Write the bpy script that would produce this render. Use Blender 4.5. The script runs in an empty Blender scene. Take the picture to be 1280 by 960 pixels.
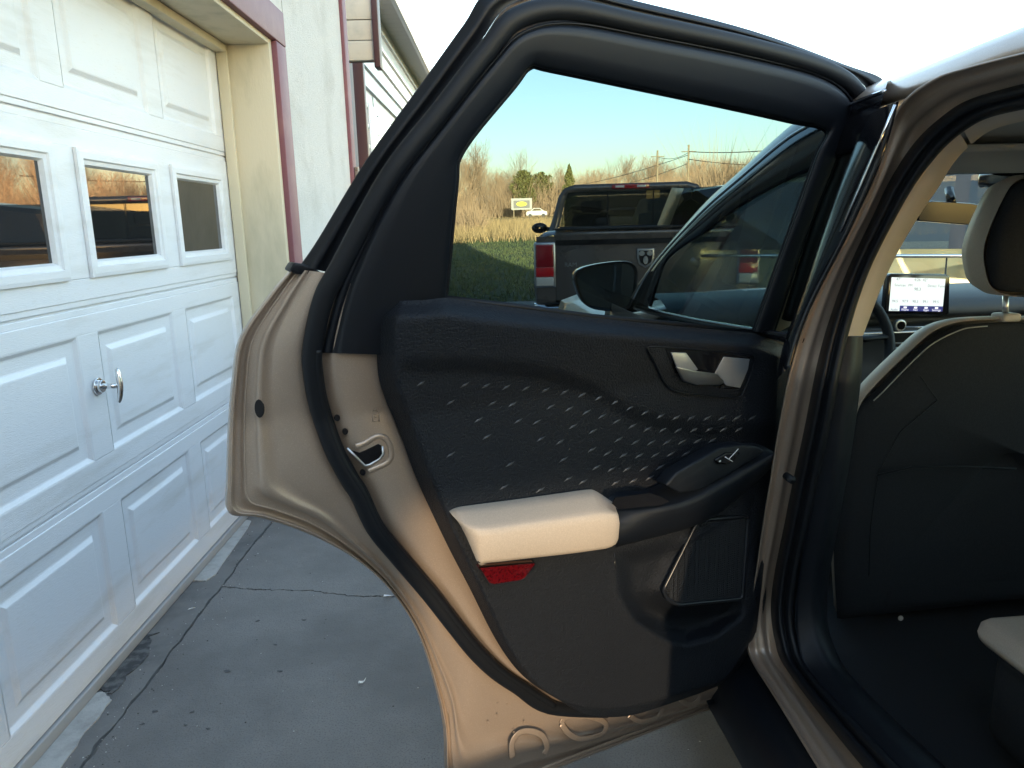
import bpy, bmesh, math, random
from mathutils import Vector, Matrix
from mathutils import noise as mnoise
rad = math.radians
random.seed(7)
scene = bpy.context.scene
COL = scene.collection

# ------------------------------------------------------------------ camera
F = 950.0                                   # focal length in photo pixels (1280 wide)
CAMH = 1.32
CAM = Vector((0, 0, CAMH))
YAW, PITCH, ROLL = rad(5.0), rad(11.9), rad(1.5)
CROT = (Matrix.Rotation(-YAW, 3, 'Z') @ Matrix.Rotation(rad(90) - PITCH, 3, 'X')
        @ Matrix.Rotation(-ROLL, 3, 'Z'))
cd = bpy.data.cameras.new('camera')
cam = bpy.data.objects.new('camera', cd)
COL.objects.link(cam)
cam.matrix_world = Matrix.Translation(CAM) @ CROT.to_4x4()
cd.sensor_width = 36.0
cd.lens = 36.0 * F / 1280.0
cd.clip_start = 0.02
cd.clip_end = 3000
scene.camera = cam

# ------------------------------------------------------------------ sky, sun, exposure
SUN_EL, SUN_PHI = rad(7.5), rad(4.0)      # low sun behind the viewer, a little to the right
world = bpy.data.worlds.new('World')
scene.world = world
world.use_nodes = True
wn = world.node_tree
wn.nodes.clear()
sky = wn.nodes.new('ShaderNodeTexSky')
sky.sky_type = 'NISHITA'
sky.sun_disc = False
sky.sun_elevation = SUN_EL
sky.sun_rotation = math.pi - SUN_PHI
sky.air_density = 1.0
sky.dust_density = 0.8
sky.ozone_density = 0.72
bg = wn.nodes.new('ShaderNodeBackground')
bg.inputs['Strength'].default_value = 0.15
wo = wn.nodes.new('ShaderNodeOutputWorld')
wn.links.new(sky.outputs[0], bg.inputs[0])
wn.links.new(bg.outputs[0], wo.inputs[0])
sd = bpy.data.lights.new('sun', 'SUN')
sd.energy = 5.0
sd.angle = rad(0.35)
sd.color = (1.0, 0.76, 0.50)
sun = bpy.data.objects.new('sun', sd)
COL.objects.link(sun)
SUN_DIR = Vector((-math.sin(SUN_PHI) * math.cos(SUN_EL), math.cos(SUN_PHI) * math.cos(SUN_EL), -math.sin(SUN_EL)))
sun.rotation_euler = SUN_DIR.to_track_quat('-Z', 'Y').to_euler()
sun.location = (3, -8, 12)
scene.view_settings.view_transform = 'Standard'
scene.view_settings.look = 'None'
scene.view_settings.exposure = 3.05
scene.view_settings.gamma = 1.0
scene.view_settings.use_curve_mapping = False
scene.cycles.use_denoising = True
scene.cycles.max_bounces = 10
scene.cycles.transparent_max_bounces = 16
scene.cycles.caustics_reflective = False
scene.cycles.caustics_refractive = False
scene.cycles.sample_clamp_indirect = 6.0

# ------------------------------------------------------------------ helpers
def ray(x, y):
    return CROT @ Vector(((x - 640) / F, (480 - y) / F, -1.0))

def at_plane(x, y, p0, nrm):
    d = ray(x, y)
    t = (Vector(p0) - CAM).dot(nrm) / d.dot(nrm)
    return CAM + d * t

def on_z(x, y, z=0.0):
    return at_plane(x, y, (0, 0, z), Vector((0, 0, 1)))

def on_y(x, y, Y):
    return at_plane(x, y, (0, Y, 0), Vector((0, 1, 0)))

def at_dist(x, y, dist):
    d = ray(x, y)
    return CAM + d * (dist / math.hypot(d.x, d.y))

def heading(deg):                            # degrees to the right of the camera axis -> unit vector
    a = YAW + rad(deg)
    return Vector((math.sin(a), math.cos(a), 0))

def cat(pts, n=8):                           # Catmull-Rom through points (any dimension)
    P = [Vector(p) for p in pts]
    out = []
    for i in range(len(P) - 1):
        p0 = P[max(i - 1, 0)]; p1 = P[i]; p2 = P[i + 1]; p3 = P[min(i + 2, len(P) - 1)]
        for k in range(n):
            t = k / n
            out.append(0.5 * ((2 * p1) + (p2 - p0) * t + (2 * p0 - 5 * p1 + 4 * p2 - p3) * t * t
                              + (3 * p1 - p0 - 3 * p2 + p3) * t * t * t))
    out.append(P[-1])
    return out

def smooth(a, b, x):
    t = min(1.0, max(0.0, (x - a) / (b - a)))
    return t * t * (3 - 2 * t)

def interp(tab, x):
    if x <= tab[0][0]:
        return tab[0][1]
    for (a, va), (b, vb) in zip(tab, tab[1:]):
        if x <= b:
            return va + (vb - va) * (x - a) / (b - a)
    return tab[-1][1]

def sdist(poly, x, y):                       # signed distance, positive inside
    ins = False
    best = 1e9
    n = len(poly)
    for i in range(n):
        x1, y1 = poly[i]
        x2, y2 = poly[(i + 1) % n]
        if (y1 > y) != (y2 > y) and x < (x2 - x1) * (y - y1) / (y2 - y1) + x1:
            ins = not ins
        dx, dy = x2 - x1, y2 - y1
        t = ((x - x1) * dx + (y - y1) * dy) / (dx * dx + dy * dy + 1e-9)
        t = min(1, max(0, t))
        d = math.hypot(x - x1 - t * dx, y - y1 - t * dy)
        best = min(best, d)
    return best if ins else -best

def thing(name, label, cate, loc=(0, 0, 0), group=None, kind=None):
    o = bpy.data.objects.new(name, None)
    o.empty_display_size = 0.1
    COL.objects.link(o)
    o.location = loc
    if kind:
        o['kind'] = kind
    else:
        o['label'] = label
        o['category'] = cate
        if group:
            o['group'] = group
    return o

def tag(o, label, cate, group=None):
    o['label'] = label
    o['category'] = cate
    if group:
        o['group'] = group
    return o

def adopt(o, parent):
    if parent is not None:
        o.parent = parent
        if parent.type == 'EMPTY':
            L = parent.location.copy()
            q = parent
            o.matrix_parent_inverse = Matrix.Translation(-L)
    return o

def link(name, me, m, parent=None, sm=True):
    if m is not None:
        me.materials.append(m)
    if sm:
        me.polygons.foreach_set('use_smooth', [True] * len(me.polygons))
    o = bpy.data.objects.new(name, me)
    COL.objects.link(o)
    return adopt(o, parent)

def mesh(name, v, f, m, parent=None, sm=True, bevel=None, recalc=True, sub=0):
    me = bpy.data.meshes.new(name)
    me.from_pydata([tuple(p) for p in v], [], [tuple(q) for q in f])
    if recalc:
        bm = bmesh.new(); bm.from_mesh(me)
        bmesh.ops.remove_doubles(bm, verts=bm.verts, dist=1e-6)
        bmesh.ops.recalc_face_normals(bm, faces=bm.faces)
        bm.to_mesh(me); bm.free()
    me.update()
    o = link(name, me, m, parent, sm)
    if bevel:
        b = o.modifiers.new('bevel', 'BEVEL'); b.width = bevel; b.segments = 3; b.limit_method = 'ANGLE'; b.angle_limit = rad(35)
        if sm:
            b.harden_normals = False
    if sub:
        s = o.modifiers.new('sub', 'SUBSURF'); s.levels = sub; s.render_levels = sub
    return o

def sharp(o, ang=35):
    me = o.data
    try:
        me.set_sharp_from_angle(angle=rad(ang))
    except Exception:
        pass
    return o

def loft(name, rows, m, parent=None, closed=False, sm=True, thick=0.0):
    n = len(rows[0])
    v = [p for r in rows for p in r]
    f = []
    for i in range(len(rows) - 1):
        for j in range(n - 1 + (1 if closed else 0)):
            k = (j + 1) % n
            f.append((i * n + j, i * n + k, (i + 1) * n + k, (i + 1) * n + j))
    o = mesh(name, v, f, m, parent, sm)
    if thick:
        s = o.modifiers.new('solid', 'SOLIDIFY'); s.thickness = thick; s.offset = 0
    return o

def tube_geo(pts, r, seg=8, closed=False, flat=1.0, nrm=None):
    P = [Vector(p) for p in pts]
    n = len(P)
    v, f = [], []
    up = None
    for i in range(n):
        a = P[i - 1] if (i > 0 or closed) else P[i]
        b = P[(i + 1) % n] if (i < n - 1 or closed) else P[i]
        t = (b - a)
        if t.length < 1e-9:
            t = Vector((0, 0, 1))
        t.normalize()
        if up is None:
            up = Vector(nrm) if nrm is not None else (Vector((0, 0, 1)) if abs(t.z) < 0.9 else Vector((1, 0, 0)))
        s = t.cross(up)
        if s.length < 1e-6:
            s = t.cross(Vector((1, 0.1, 0)))
        s.normalize()
        u = s.cross(t).normalized()
        up = Vector(nrm) if nrm is not None else u
        rr = r[i] if isinstance(r, (list, tuple)) else r
        for k in range(seg):
            an = 2 * math.pi * k / seg
            v.append(P[i] + s * math.cos(an) * rr + u * math.sin(an) * rr * flat)
    for i in range(n - 1 + (1 if closed else 0)):
        j = (i + 1) % n
        for k in range(seg):
            l = (k + 1) % seg
            f.append((i * seg + k, i * seg + l, j * seg + l, j * seg + k))
    if not closed:
        f.append(tuple(range(seg - 1, -1, -1)))
        f.append(tuple((n - 1) * seg + k for k in range(seg)))
    return v, f

def tube(name, pts, r, m, parent=None, seg=8, closed=False, flat=1.0, nrm=None):
    v, f = tube_geo(pts, r, seg, closed, flat, nrm)
    return mesh(name, v, f, m, parent, True, recalc=True)

BOXF = [(0, 1, 3, 2), (4, 6, 7, 5), (0, 4, 5, 1), (2, 3, 7, 6), (0, 2, 6, 4), (1, 5, 7, 3)]
def box_geo(lo, hi, M=None):
    v = []
    for x in (lo[0], hi[0]):
        for y in (lo[1], hi[1]):
            for z in (lo[2], hi[2]):
                p = Vector((x, y, z))
                v.append(M @ p if M is not None else p)
    return v, BOXF

def box(name, lo, hi, m, parent=None, M=None, bevel=None, sm=False):
    v, f = box_geo(lo, hi, M)
    return mesh(name, v, f, m, parent, sm or bool(bevel), bevel)

def join_geo(parts):
    V, Fa = [], []
    for v, f in parts:
        o = len(V)
        V += list(v)
        Fa += [tuple(i + o for i in q) for q in f]
    return V, Fa

def slab(name, pts, ext, m, parent=None, bevel=None, sm=False):
    """polygon (3D points) extruded by vector ext (or list of vectors)"""
    n = len(pts)
    P = [Vector(p) for p in pts]
    E = ext if isinstance(ext, list) else [Vector(ext)] * n
    v = P + [p + e for p, e in zip(P, E)]
    f = [tuple(range(n)), tuple(range(2 * n - 1, n - 1, -1))]
    f += [(i, (i + 1) % n, n + (i + 1) % n, n + i) for i in range(n)]
    return mesh(name, v, f, m, parent, sm or bool(bevel), bevel)

def disc_geo(c, nrm, rx, ry=None, seg=14, h=0.002, xdir=None):
    c = Vector(c); nrm = Vector(nrm).normalized()
    ry = ry or rx
    x = Vector(xdir) if xdir is not None else nrm.cross(Vector((0, 0, 1)) if abs(nrm.z) < .9 else Vector((0, 1, 0)))
    x.normalize(); y = nrm.cross(x).normalized()
    a = [c + x * math.cos(2 * math.pi * k / seg) * rx + y * math.sin(2 * math.pi * k / seg) * ry for k in range(seg)]
    b = [p + nrm * h for p in a]
    v = a + b
    f = [tuple(range(seg - 1, -1, -1)), tuple(range(seg, 2 * seg))]
    f += [(i, (i + 1) % seg, seg + (i + 1) % seg, seg + i) for i in range(seg)]
    return v, f

# ------------------------------------------------------------------ materials
def mat(name, col, rough=0.5, metal=0.0, spec=0.5, coat=0.0, coat_rough=0.05, var=None, bump=None, sheen=0.0,
        rvar=None, stretch=None, emit=None, var2=None, ior=None):
    m = bpy.data.materials.new(name)
    m.use_nodes = True
    nt = m.node_tree
    b = nt.nodes['Principled BSDF']
    b.inputs['Base Color'].default_value = (*col, 1)
    b.inputs['Roughness'].default_value = rough
    b.inputs['Metallic'].default_value = metal
    b.inputs['Specular IOR Level'].default_value = spec
    b.inputs['Coat Weight'].default_value = coat
    b.inputs['Coat Roughness'].default_value = coat_rough
    b.inputs['Sheen Weight'].default_value = sheen
    if ior:
        b.inputs['IOR'].default_value = ior
    if emit:
        b.inputs['Emission Color'].default_value = (*emit[0], 1)
        b.inputs['Emission Strength'].default_value = emit[1]
    tc = nt.nodes.new('ShaderNodeTexCoord')
    vec = tc.outputs['Object']
    if stretch:
        mp = nt.nodes.new('ShaderNodeMapping')
        mp.inputs['Scale'].default_value = stretch
        nt.links.new(vec, mp.inputs[0]); vec = mp.outputs[0]
    def nz(scale, detail=4, rough_=0.6):
        n = nt.nodes.new('ShaderNodeTexNoise')
        n.inputs['Scale'].default_value = scale
        n.inputs['Detail'].default_value = detail
        n.inputs['Roughness'].default_value = rough_
        nt.links.new(vec, n.inputs['Vector'])
        return n.outputs['Fac']
    last = None
    for vv in (var, var2):
        if vv:
            scale, c2, lo, hi = vv           # blend towards c2 where noise is between lo and hi
            r = nt.nodes.new('ShaderNodeMapRange')
            r.inputs['From Min'].default_value = lo; r.inputs['From Max'].default_value = hi
            nt.links.new(nz(scale), r.inputs['Value'])
            mx = nt.nodes.new('ShaderNodeMix'); mx.data_type = 'RGBA'
            nt.links.new(r.outputs[0], mx.inputs['Factor'])
            if last is None:
                mx.inputs['A'].default_value = (*col, 1)
            else:
                nt.links.new(last, mx.inputs['A'])
            mx.inputs['B'].default_value = (*c2, 1)
            last = mx.outputs['Result']
    if last is not None:
        nt.links.new(last, b.inputs['Base Color'])
    if rvar:
        scale, lo, hi = rvar
        r = nt.nodes.new('ShaderNodeMapRange')
        r.inputs['From Min'].default_value = .3; r.inputs['From Max'].default_value = .7
        r.inputs['To Min'].default_value = lo; r.inputs['To Max'].default_value = hi
        nt.links.new(nz(scale), r.inputs['Value'])
        nt.links.new(r.outputs[0], b.inputs['Roughness'])
    if bump:
        h = None
        for scale, dist in bump:
            bp = nt.nodes.new('ShaderNodeBump')
            bp.inputs['Distance'].default_value = dist
            bp.inputs['Strength'].default_value = 1.0
            nt.links.new(nz(scale, 3), bp.inputs['Height'])
            if h is not None:
                nt.links.new(h, bp.inputs['Normal'])
            h = bp.outputs[0]
        nt.links.new(h, b.inputs['Normal'])
    return m

def glass(name, tint, refl=1.0, rough=0.0, f0=0.04):
    m = bpy.data.materials.new(name)
    m.use_nodes = True
    nt = m.node_tree
    nt.nodes.clear()
    out = nt.nodes.new('ShaderNodeOutputMaterial')
    tr = nt.nodes.new('ShaderNodeBsdfTransparent'); tr.inputs[0].default_value = (*tint, 1)
    gl = nt.nodes.new('ShaderNodeBsdfGlossy'); gl.inputs['Roughness'].default_value = rough
    lw = nt.nodes.new('ShaderNodeLayerWeight'); lw.inputs[0].default_value = 0.5
    p = nt.nodes.new('ShaderNodeMath'); p.operation = 'POWER'; p.inputs[1].default_value = 5
    a = nt.nodes.new('ShaderNodeMath'); a.operation = 'MULTIPLY_ADD'; a.inputs[1].default_value = 0.9 * refl; a.inputs[2].default_value = f0 * refl
    mx = nt.nodes.new('ShaderNodeMixShader')
    nt.links.new(lw.outputs['Facing'], p.inputs[0]); nt.links.new(p.outputs[0], a.inputs[0])
    nt.links.new(a.outputs[0], mx.inputs[0]); nt.links.new(tr.outputs[0], mx.inputs[1]); nt.links.new(gl.outputs[0], mx.inputs[2])
    nt.links.new(mx.outputs[0], out.inputs[0])
    return m

def flake_paint(name, col, rough=0.38, metal=0.7):
    m = mat(name, col, rough, metal, spec=.4, coat=0.3, coat_rough=0.04, bump=[(1500, 0.00012)], var=(900, tuple(c * 1.25 for c in col), .52, .68), rvar=(2.5, rough - .05, rough + .06))
    return m

M = {}
M['paint'] = flake_paint('bronze_paint', (0.41, 0.318, 0.248), .33, .38)
M['black'] = mat('black_plastic', (0.005, 0.0072, 0.0115), 0.5, spec=.35, bump=[(900, 0.00018)], rvar=(6, .42, .58))
M['card'] = mat('grained_plastic', (0.0055, 0.0078, 0.0125), 0.5, spec=.36, bump=[(330, 0.003)], rvar=(4, .46, .58))
M['frame'] = mat('black_frame_trim', (0.0045, 0.0065, 0.0105), 0.46, spec=.38, bump=[(1200, 0.0001)])
M['rubber'] = mat('black_rubber', (0.005, 0.0065, 0.0095), 0.5, spec=.35, bump=[(400, 0.0001)])
M['gloss'] = mat('gloss_black', (0.008, 0.008, 0.01), 0.12)
M['dark'] = mat('dark_cloth', (0.018, 0.021, 0.026), 0.9, bump=[(700, 0.0012)], var=(260, (0.026, 0.029, 0.034), .4, .7))
M['carpet'] = mat('black_carpet', (0.010, 0.013, 0.018), 0.95, bump=[(500, 0.002)])
M['beige'] = mat('beige_vinyl', (0.46, 0.385, 0.31), 0.6, bump=[(700, 0.0003)], var=(500, (0.54, 0.455, 0.37), .4, .7))
M['beigetrim'] = mat('beige_pillar_plastic', (0.58, 0.51, 0.43), 0.6, bump=[(900, 0.0002)])
M['liner'] = mat('grey_headliner', (0.42, 0.41, 0.39), 0.95, bump=[(600, 0.0005)])
M['chrome'] = mat('chrome', (0.75, 0.75, 0.76), 0.12, 1.0)
M['satin'] = mat('satin_silver', (0.62, 0.63, 0.65), 0.3, 1.0)
M['silver'] = mat('satin_silver_paint', (0.40, 0.41, 0.43), 0.3, .6)
M['white'] = mat('white_print', (0.8, 0.8, 0.8), 0.6)
M['red'] = mat('red_lens', (0.10, 0.003, 0.006), 0.16, coat=.5, var=(220, (0.055, 0.002, 0.004), .45, .6))
M['tint'] = glass('tinted_glass', (0.12, 0.168, 0.198))
M['clear'] = glass('clear_glass', (0.80, 0.90, 0.86))
# ------------------------------------------------------------------ setting: terrain, driveway
GY = heading(-0.47)                          # direction the garage front runs in
GX = Vector((GY.y, -GY.x, 0))
def gp(lat, y, z):
    return GX * lat + GY * y + Vector((0, 0, z))
def W(x, y, lat):
    return at_plane(x, y, GX * lat, GX)
GMAT = Matrix((( GX.x, GY.x, 0, 0), (GX.y, GY.y, 0, 0), (0, 0, 1, 0), (0, 0, 0, 1)))

def terrain_z(x, y):
    d = math.hypot(x, y)
    if y < 0:
        return -0.09
    z = interp([(0, -0.09), (14, -0.07), (30, -0.02), (60, 0.9), (150, 2.5), (230, 3.6), (600, 4.0)], d)
    if d > 20:
        z += 0.10 * mnoise.noise(Vector((x * .12, y * .12, 0))) * min(1, (d - 20) / 15)
    return z

M['lawn'] = mat('lawn_soil', (0.045, 0.065, 0.022), 0.95, var=(1.2, (0.09, 0.085, 0.035), .45, .7), bump=[(14, 0.03)])
M['asph'] = mat('worn_concrete', (0.215, 0.203, 0.192), 0.85, var=(1.7, (0.150, 0.142, 0.135), .40, .62),
                var2=(210, (0.12, 0.115, 0.11), .52, .66), bump=[(240, 0.002), (25, 0.003)])
M['asph2'] = mat('worn_concrete_apron', (0.18, 0.172, 0.163), 0.85, var=(5, (0.12, 0.117, 0.115), .42, .64),
                 var2=(30, (0.21, 0.205, 0.20), .58, .8), bump=[(240, 0.0012), (30, 0.002)])
M['pale'] = mat('pale_concrete', (0.44, 0.43, 0.41), 0.9, var=(14, (0.30, 0.29, 0.275), .45, .7), bump=[(120, 0.002)])
M['joint'] = mat('dark_joint_dirt', (0.12, 0.113, 0.105), 0.95, var=(40, (0.25, 0.24, 0.225), .5, .6))

def build_terrain():
    rs = [0.01, 3, 6, 10, 14, 18, 22, 26, 30, 33, 36, 40, 45, 50, 56, 62, 70, 80, 95, 115, 140, 170, 200, 240, 320, 500, 900, 1600]
    na = 96
    v, f = [], []
    for r in rs:
        for k in range(na):
            a = 2 * math.pi * k / na
            x, y = r * math.sin(a), r * math.cos(a)
            v.append((x, y, terrain_z(x, y)))
    for i in range(len(rs) - 1):
        for k in range(na):
            l = (k + 1) % na
            f.append((i * na + k, i * na + l, (i + 1) * na + l, (i + 1) * na + k))
    o = mesh('ground', v, f, M['lawn'])
    o['kind'] = 'structure'
build_terrain()

# driveway: bed plus separate slabs with a ragged expansion joint and a crack between them
drive = thing('driveway', None, None, (0, 3, 0), kind='structure')
bed = box('joint_bed', (-1.9, -9, -0.085), (12.5, 13.2, -0.012), M['joint'], drive, GMAT)
j0 = on_z(120, 950); j1 = on_z(335, 651)
JL = (j0.dot(GX) + j1.dot(GX)) / 2           # lateral position of the joint
rj = random.Random(3)
def jag(a, b, n, amp):
    out = []
    w = 0
    for i in range(n + 1):
        t = i / n
        w = .6 * w + rj.uniform(-amp, amp)
        p = Vector(a).lerp(Vector(b), t)
        out.append((p.x + (w if 0 < i < n else 0), p.y + (w * .6 if 0 < i < n else 0)))
    return out
joint = jag((JL, -9), (JL, 13.2), 700, .0045)
def slab2d(name, poly, m, top=0.0, th=0.012, bev=None):
    v = [gp(x, y, top) for x, y in poly] + [gp(x, y, top - th) for x, y in poly]
    n = len(poly)
    f = [tuple(range(n))] + [(i, (i + 1) % n, n + (i + 1) % n, n + i) for i in range(n)]
    return mesh(name, v, f, m, drive, False)
g = 0.0028
slab2d('slab', [(-1.9, -9)] + [(x - g - abs(rj.gauss(0, .0035)), y) for x, y in joint] + [(-1.9, 13.2)], M['asph2'])
c0 = on_z(283, 733); ca = on_z(390, 738); c1 = on_z(490, 746); c2 = on_z(700, 790)
cp = [(p.dot(GX), p.dot(GY)) for p in (c0, on_z(320, 737), ca, on_z(440, 745), c1)] 
cp = [(JL, cp[0][1])] + cp[1:] + [(JL + 1.6, cp[-1][1] + .1), (JL + 3.2, cp[-1][1] - .1)]
crack = []
for a, b in zip(cp, cp[1:]):
    crack += jag((a[0], a[1]), (b[0], b[1]), 26, .004)[:-1]
crack.append(cp[-1])
near = [(x + g * .4 + abs(rj.gauss(0, .003)), y) for x, y in joint if y < crack[0][1] - .01]
far = [(x + g * .4 + abs(rj.gauss(0, .003)), y) for x, y in joint if y > crack[0][1] + .01]
xr = JL + 3.2
slab2d('slab', near + [(x, y - .001 - abs(rj.gauss(0, .003))) for x, y in crack] + [(xr, -9)], M['asph'])
slab2d('slab', [(x, y + .001 + abs(rj.gauss(0, .003))) for x, y in crack][::-1] + far + [(xr, 13.2)], M['asph'])
slab2d('slab', [(xr + .012, -9), (xr + .012, 13.2), (12.5, 13.2), (12.5, -9)], M['asph'])
# pale concrete strips left beside the garage door
def px2g(pts):
    return [((p := on_z(x, y)).dot(GX), p.dot(GY)) for x, y in pts]
def ragged(poly, sub=6, amp=.004):
    out = []
    for i in range(len(poly)):
        out += jag(poly[i], poly[(i + 1) % len(poly)], sub, amp)[:-1]
    return out
for k, poly in enumerate(([(236, 727), (258, 727), (270, 718), (314, 652), (300, 648), (290, 660)],
                          [(22, 975), (60, 985), (100, 925), (140, 876), (128, 866), (112, 868), (60, 918)])):
    q = px2g(poly)
    o = slab2d('concrete_strip', ragged(q), M['pale'], top=0.004, th=0.004)
# dark oil patch by the door seal
q = px2g([(125, 862), (140, 868), (168, 838), (190, 800), (197, 792), (180, 795), (160, 815), (140, 838)])
slab2d('oil_stain', ragged(q, 5, .012), mat('oily_stain', (0.05, 0.05, 0.052), 0.85, var=(30, (0.13, 0.128, 0.126), .45, .62)), top=0.003, th=0.003)
# shallow pits in the concrete
pm = mat('pit_dirt', (0.09, 0.09, 0.092), .95)
for x, y, r in ((322, 776, .010), (380, 775, .009), (344, 806, .008), (284, 839, .013), (350, 839, .011), (194, 889, .010), (240, 890, .008), (232, 906, .006), (260, 911, .008), (178, 905, .007)):
    p = on_z(x, y, 0.001)
    v, f = disc_geo(p, (0, 0, 1), r * .85, r * .45, 9, .0012, (1, rj.uniform(-.6, .6), 0))
    v = [q + Vector((rj.uniform(-.002, .002), rj.uniform(-.002, .002), 0)) for q in v]
    mesh('pit', v, f, pm, drive, False)
# loose grit and flakes lying on the concrete, thickest along the joint
def grit(n, m, seed, smin, smax):
    r = random.Random(seed); V, Fa = [], []
    for k in range(n):
        if r.random() < .45:
            y = r.uniform(1.2, 5.5); x = JL + r.gauss(0, .05)
        else:
            x = r.uniform(-1.2, 1.6); y = r.uniform(1.0, 6)
        s = r.uniform(smin, smax)
        c_ = gp(x, y, .0005)
        i = len(V)
        V += [c_ + Vector((r.uniform(.5, 1) * s * math.cos(a), r.uniform(.5, 1) * s * math.sin(a), 0)) for a in (0, 1.57, 3.14, 4.71)] + [c_ + Vector((0, 0, s * .7))]
        Fa += [(i, i + 1, i + 4), (i + 1, i + 2, i + 4), (i + 2, i + 3, i + 4), (i + 3, i, i + 4)]
    o = mesh('grit', V, Fa, m, drive, False, recalc=False)
    o['kind'] = 'stuff'
grit(420, mat('pale_grit', (.55, .54, .52), .9), 31, .0012, .0032)
grit(380, mat('dark_grit', (.06, .058, .055), .9), 32, .0012, .0040)
# litter lying on the concrete
pw = mat('white_paper', (0.75, 0.76, 0.78), 0.8)
def scrap(x, y, label, pts):
    p = on_z(x, y, 0.005)
    v = [p + Vector((a * .001, b * .001, 0.004 + .003 * math.sin(i * 2.1))) for i, (a, b) in enumerate(pts)]
    n = len(v)
    v2 = v + [q + Vector((0, 0, .0012)) for q in v]
    f = [tuple(range(n)), tuple(range(2 * n - 1, n - 1, -1))] + [(i, (i + 1) % n, n + (i + 1) % n, n + i) for i in range(n)]
    o = mesh('paper_scrap', v2, f, pw, None, False)
    tag(o, label, 'litter', 'white scraps on the concrete')
scrap(452, 854, 'crumpled white scrap on bare concrete in front of the open car door', [(-9, -6), (-2, -10), (3, -2), (9, 4), (12, 16), (5, 8), (-1, 4), (-8, 2)])
scrap(485, 746, 'flat white scrap at the end of the concrete crack', [(-16, -5), (14, -6), (16, 3), (2, 5), (-14, 5)])
scrap(240, 762, 'small white slip beside the garage floor joint', [(-12, -7), (8, 2), (10, 9), (-9, 1)])

# ------------------------------------------------------------------ garage building
M['door'] = mat('white_door_paint', (0.74, 0.75, 0.77), 0.42, bump=[(45, 0.0009)], stretch=(9, 1.0, 9), coat=.0, rvar=(3, .36, .5),
                var=(1.6, (0.62, 0.615, 0.60), .52, .8), var2=(25, (0.66, 0.655, 0.64), .6, .8))
M['doorv'] = M['door']
M['cream'] = mat('cream_painted_wood', (0.60, 0.54, 0.40), 0.6, var=(3.5, (0.46, 0.42, 0.30), .5, .72), bump=[(60, 0.0006)], stretch=(2, 2, .6))
M['mauve'] = mat('mauve_trim_paint', (0.17, 0.06, 0.078), 0.6, var=(7, (0.21, 0.09, 0.10), .5, .75), bump=[(90, 0.0008)])
M['stucco'] = mat('pale_stucco', (0.60, 0.59, 0.56), 0.92, var=(3, (0.50, 0.49, 0.455), .48, .7), var2=(60, (0.50, 0.5, 0.48), .55, .75),
                  bump=[(150, 0.004), (40, 0.003)], stretch=(1, 1, 1))
M['pane'] = mat('dark_window_pane', (0.012, 0.013, 0.014), 0.015, ior=1.7, var=(900, (0.05, 0.05, 0.05), .74, .8))
LD, LW = -1.23, -1.0                         # lateral of door face, of wall face
gar = thing('garage_building', 'pale stucco garage with mauve trim and a white panelled overhead door', 'garage', gp(-1.3, 2.5, 0))
YJ = 3.58                                    # right jamb
Y0 = -1.62                                   # left jamb, behind the viewer
# walls
box('wall', (-1.25, YJ + .1, 0), (LW, 5.36, 3.4), M['stucco'], gar, GMAT)
box('wall', (-1.25, Y0 - 3, 0), (LW, Y0 - .1, 3.4), M['stucco'], gar, GMAT)
box('wall', (-1.25, Y0 - .1, 2.22), (LW, YJ + .1, 3.4), M['stucco'], gar, GMAT)
box('back_wall', (-6.5, Y0 - 3, 0), (-1.27, 5.3, 3.39), M['stucco'], gar, GMAT)
# roof slab with eave
slab('roof', [gp(-7, Y0 - 3.4, 3.4), gp(-.7, Y0 - 3.4, 3.4), gp(-.7, 5.5, 3.4), gp(-7, 5.5, 3.4)], (0, 0, .16),
     mat('brown_roof', (0.08, 0.06, 0.05), 0.8), gar)
# jambs and head, cream boards
box('jamb', (-1.29, YJ, 0), (LW + .003, YJ + .10, 2.2), M['cream'], gar, GMAT, .003)
box('jamb', (-1.29, Y0 - .10, 0), (LW + .003, Y0, 2.2), M['cream'], gar, GMAT, .003)
box('door_head', (-1.29, Y0, 2.12), (LW + .003, YJ, 2.22), M['cream'], gar, GMAT, .003)
box('stop_moulding', (LD + .004, YJ - .022, 0), (LD + .05, YJ - .002, 2.118), M['cream'], gar, GMAT, .003)
box('stop_moulding', (LD + .004, Y0, 2.085), (LD + .05, YJ - .024, 2.117), M['cream'], gar, GMAT, .003)
# mauve trim boards
box('trim_board', (LW - .01, YJ + .035, 0), (LW + .028, YJ + .185, 2.14), M['mauve'], gar, GMAT, .004)
box('trim_board', (LW - .01, Y0 - .185, 2.142), (LW + .030, YJ + .185, 2.29), M['mauve'], gar, GMAT, .004)
box('trim_board', (LW - .01, Y0 - .185, 0), (LW + .028, Y0 - .035, 2.14), M['mauve'], gar, GMAT, .004)
box('corner_board', (LW - .01, 5.26, 0), (LW + .022, 5.385, 3.39), M['mauve'], gar, GMAT, .004)
box('corner_board', (-1.25, 5.361, 0), (LW - .011, 5.384, 3.39), M['mauve'], gar, GMAT, .004)
# seam line in the stucco
box('control_joint', (LW - .004, 3.86, 2.31), (LW + .002, 3.868, 3.38), M['pale'], gar, GMAT)
# rusty latch bracket by the corner
lb = box('latch_bracket', (LW + .023, 5.30, 1.58), (LW + .05, 5.34, 1.72), mat('weathered_steel', (0.25, 0.22, 0.19), .6, .6, var=(40, (.18, .1, .06), .5, .6)), gar, GMAT, .004)
v, f = tube_geo([gp(LW + .05, 5.32, 1.655), gp(LW + .13, 5.32, 1.66)], .022, 8)
mesh('latch_bolt', v, f, M['satin'], lb)

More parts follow.
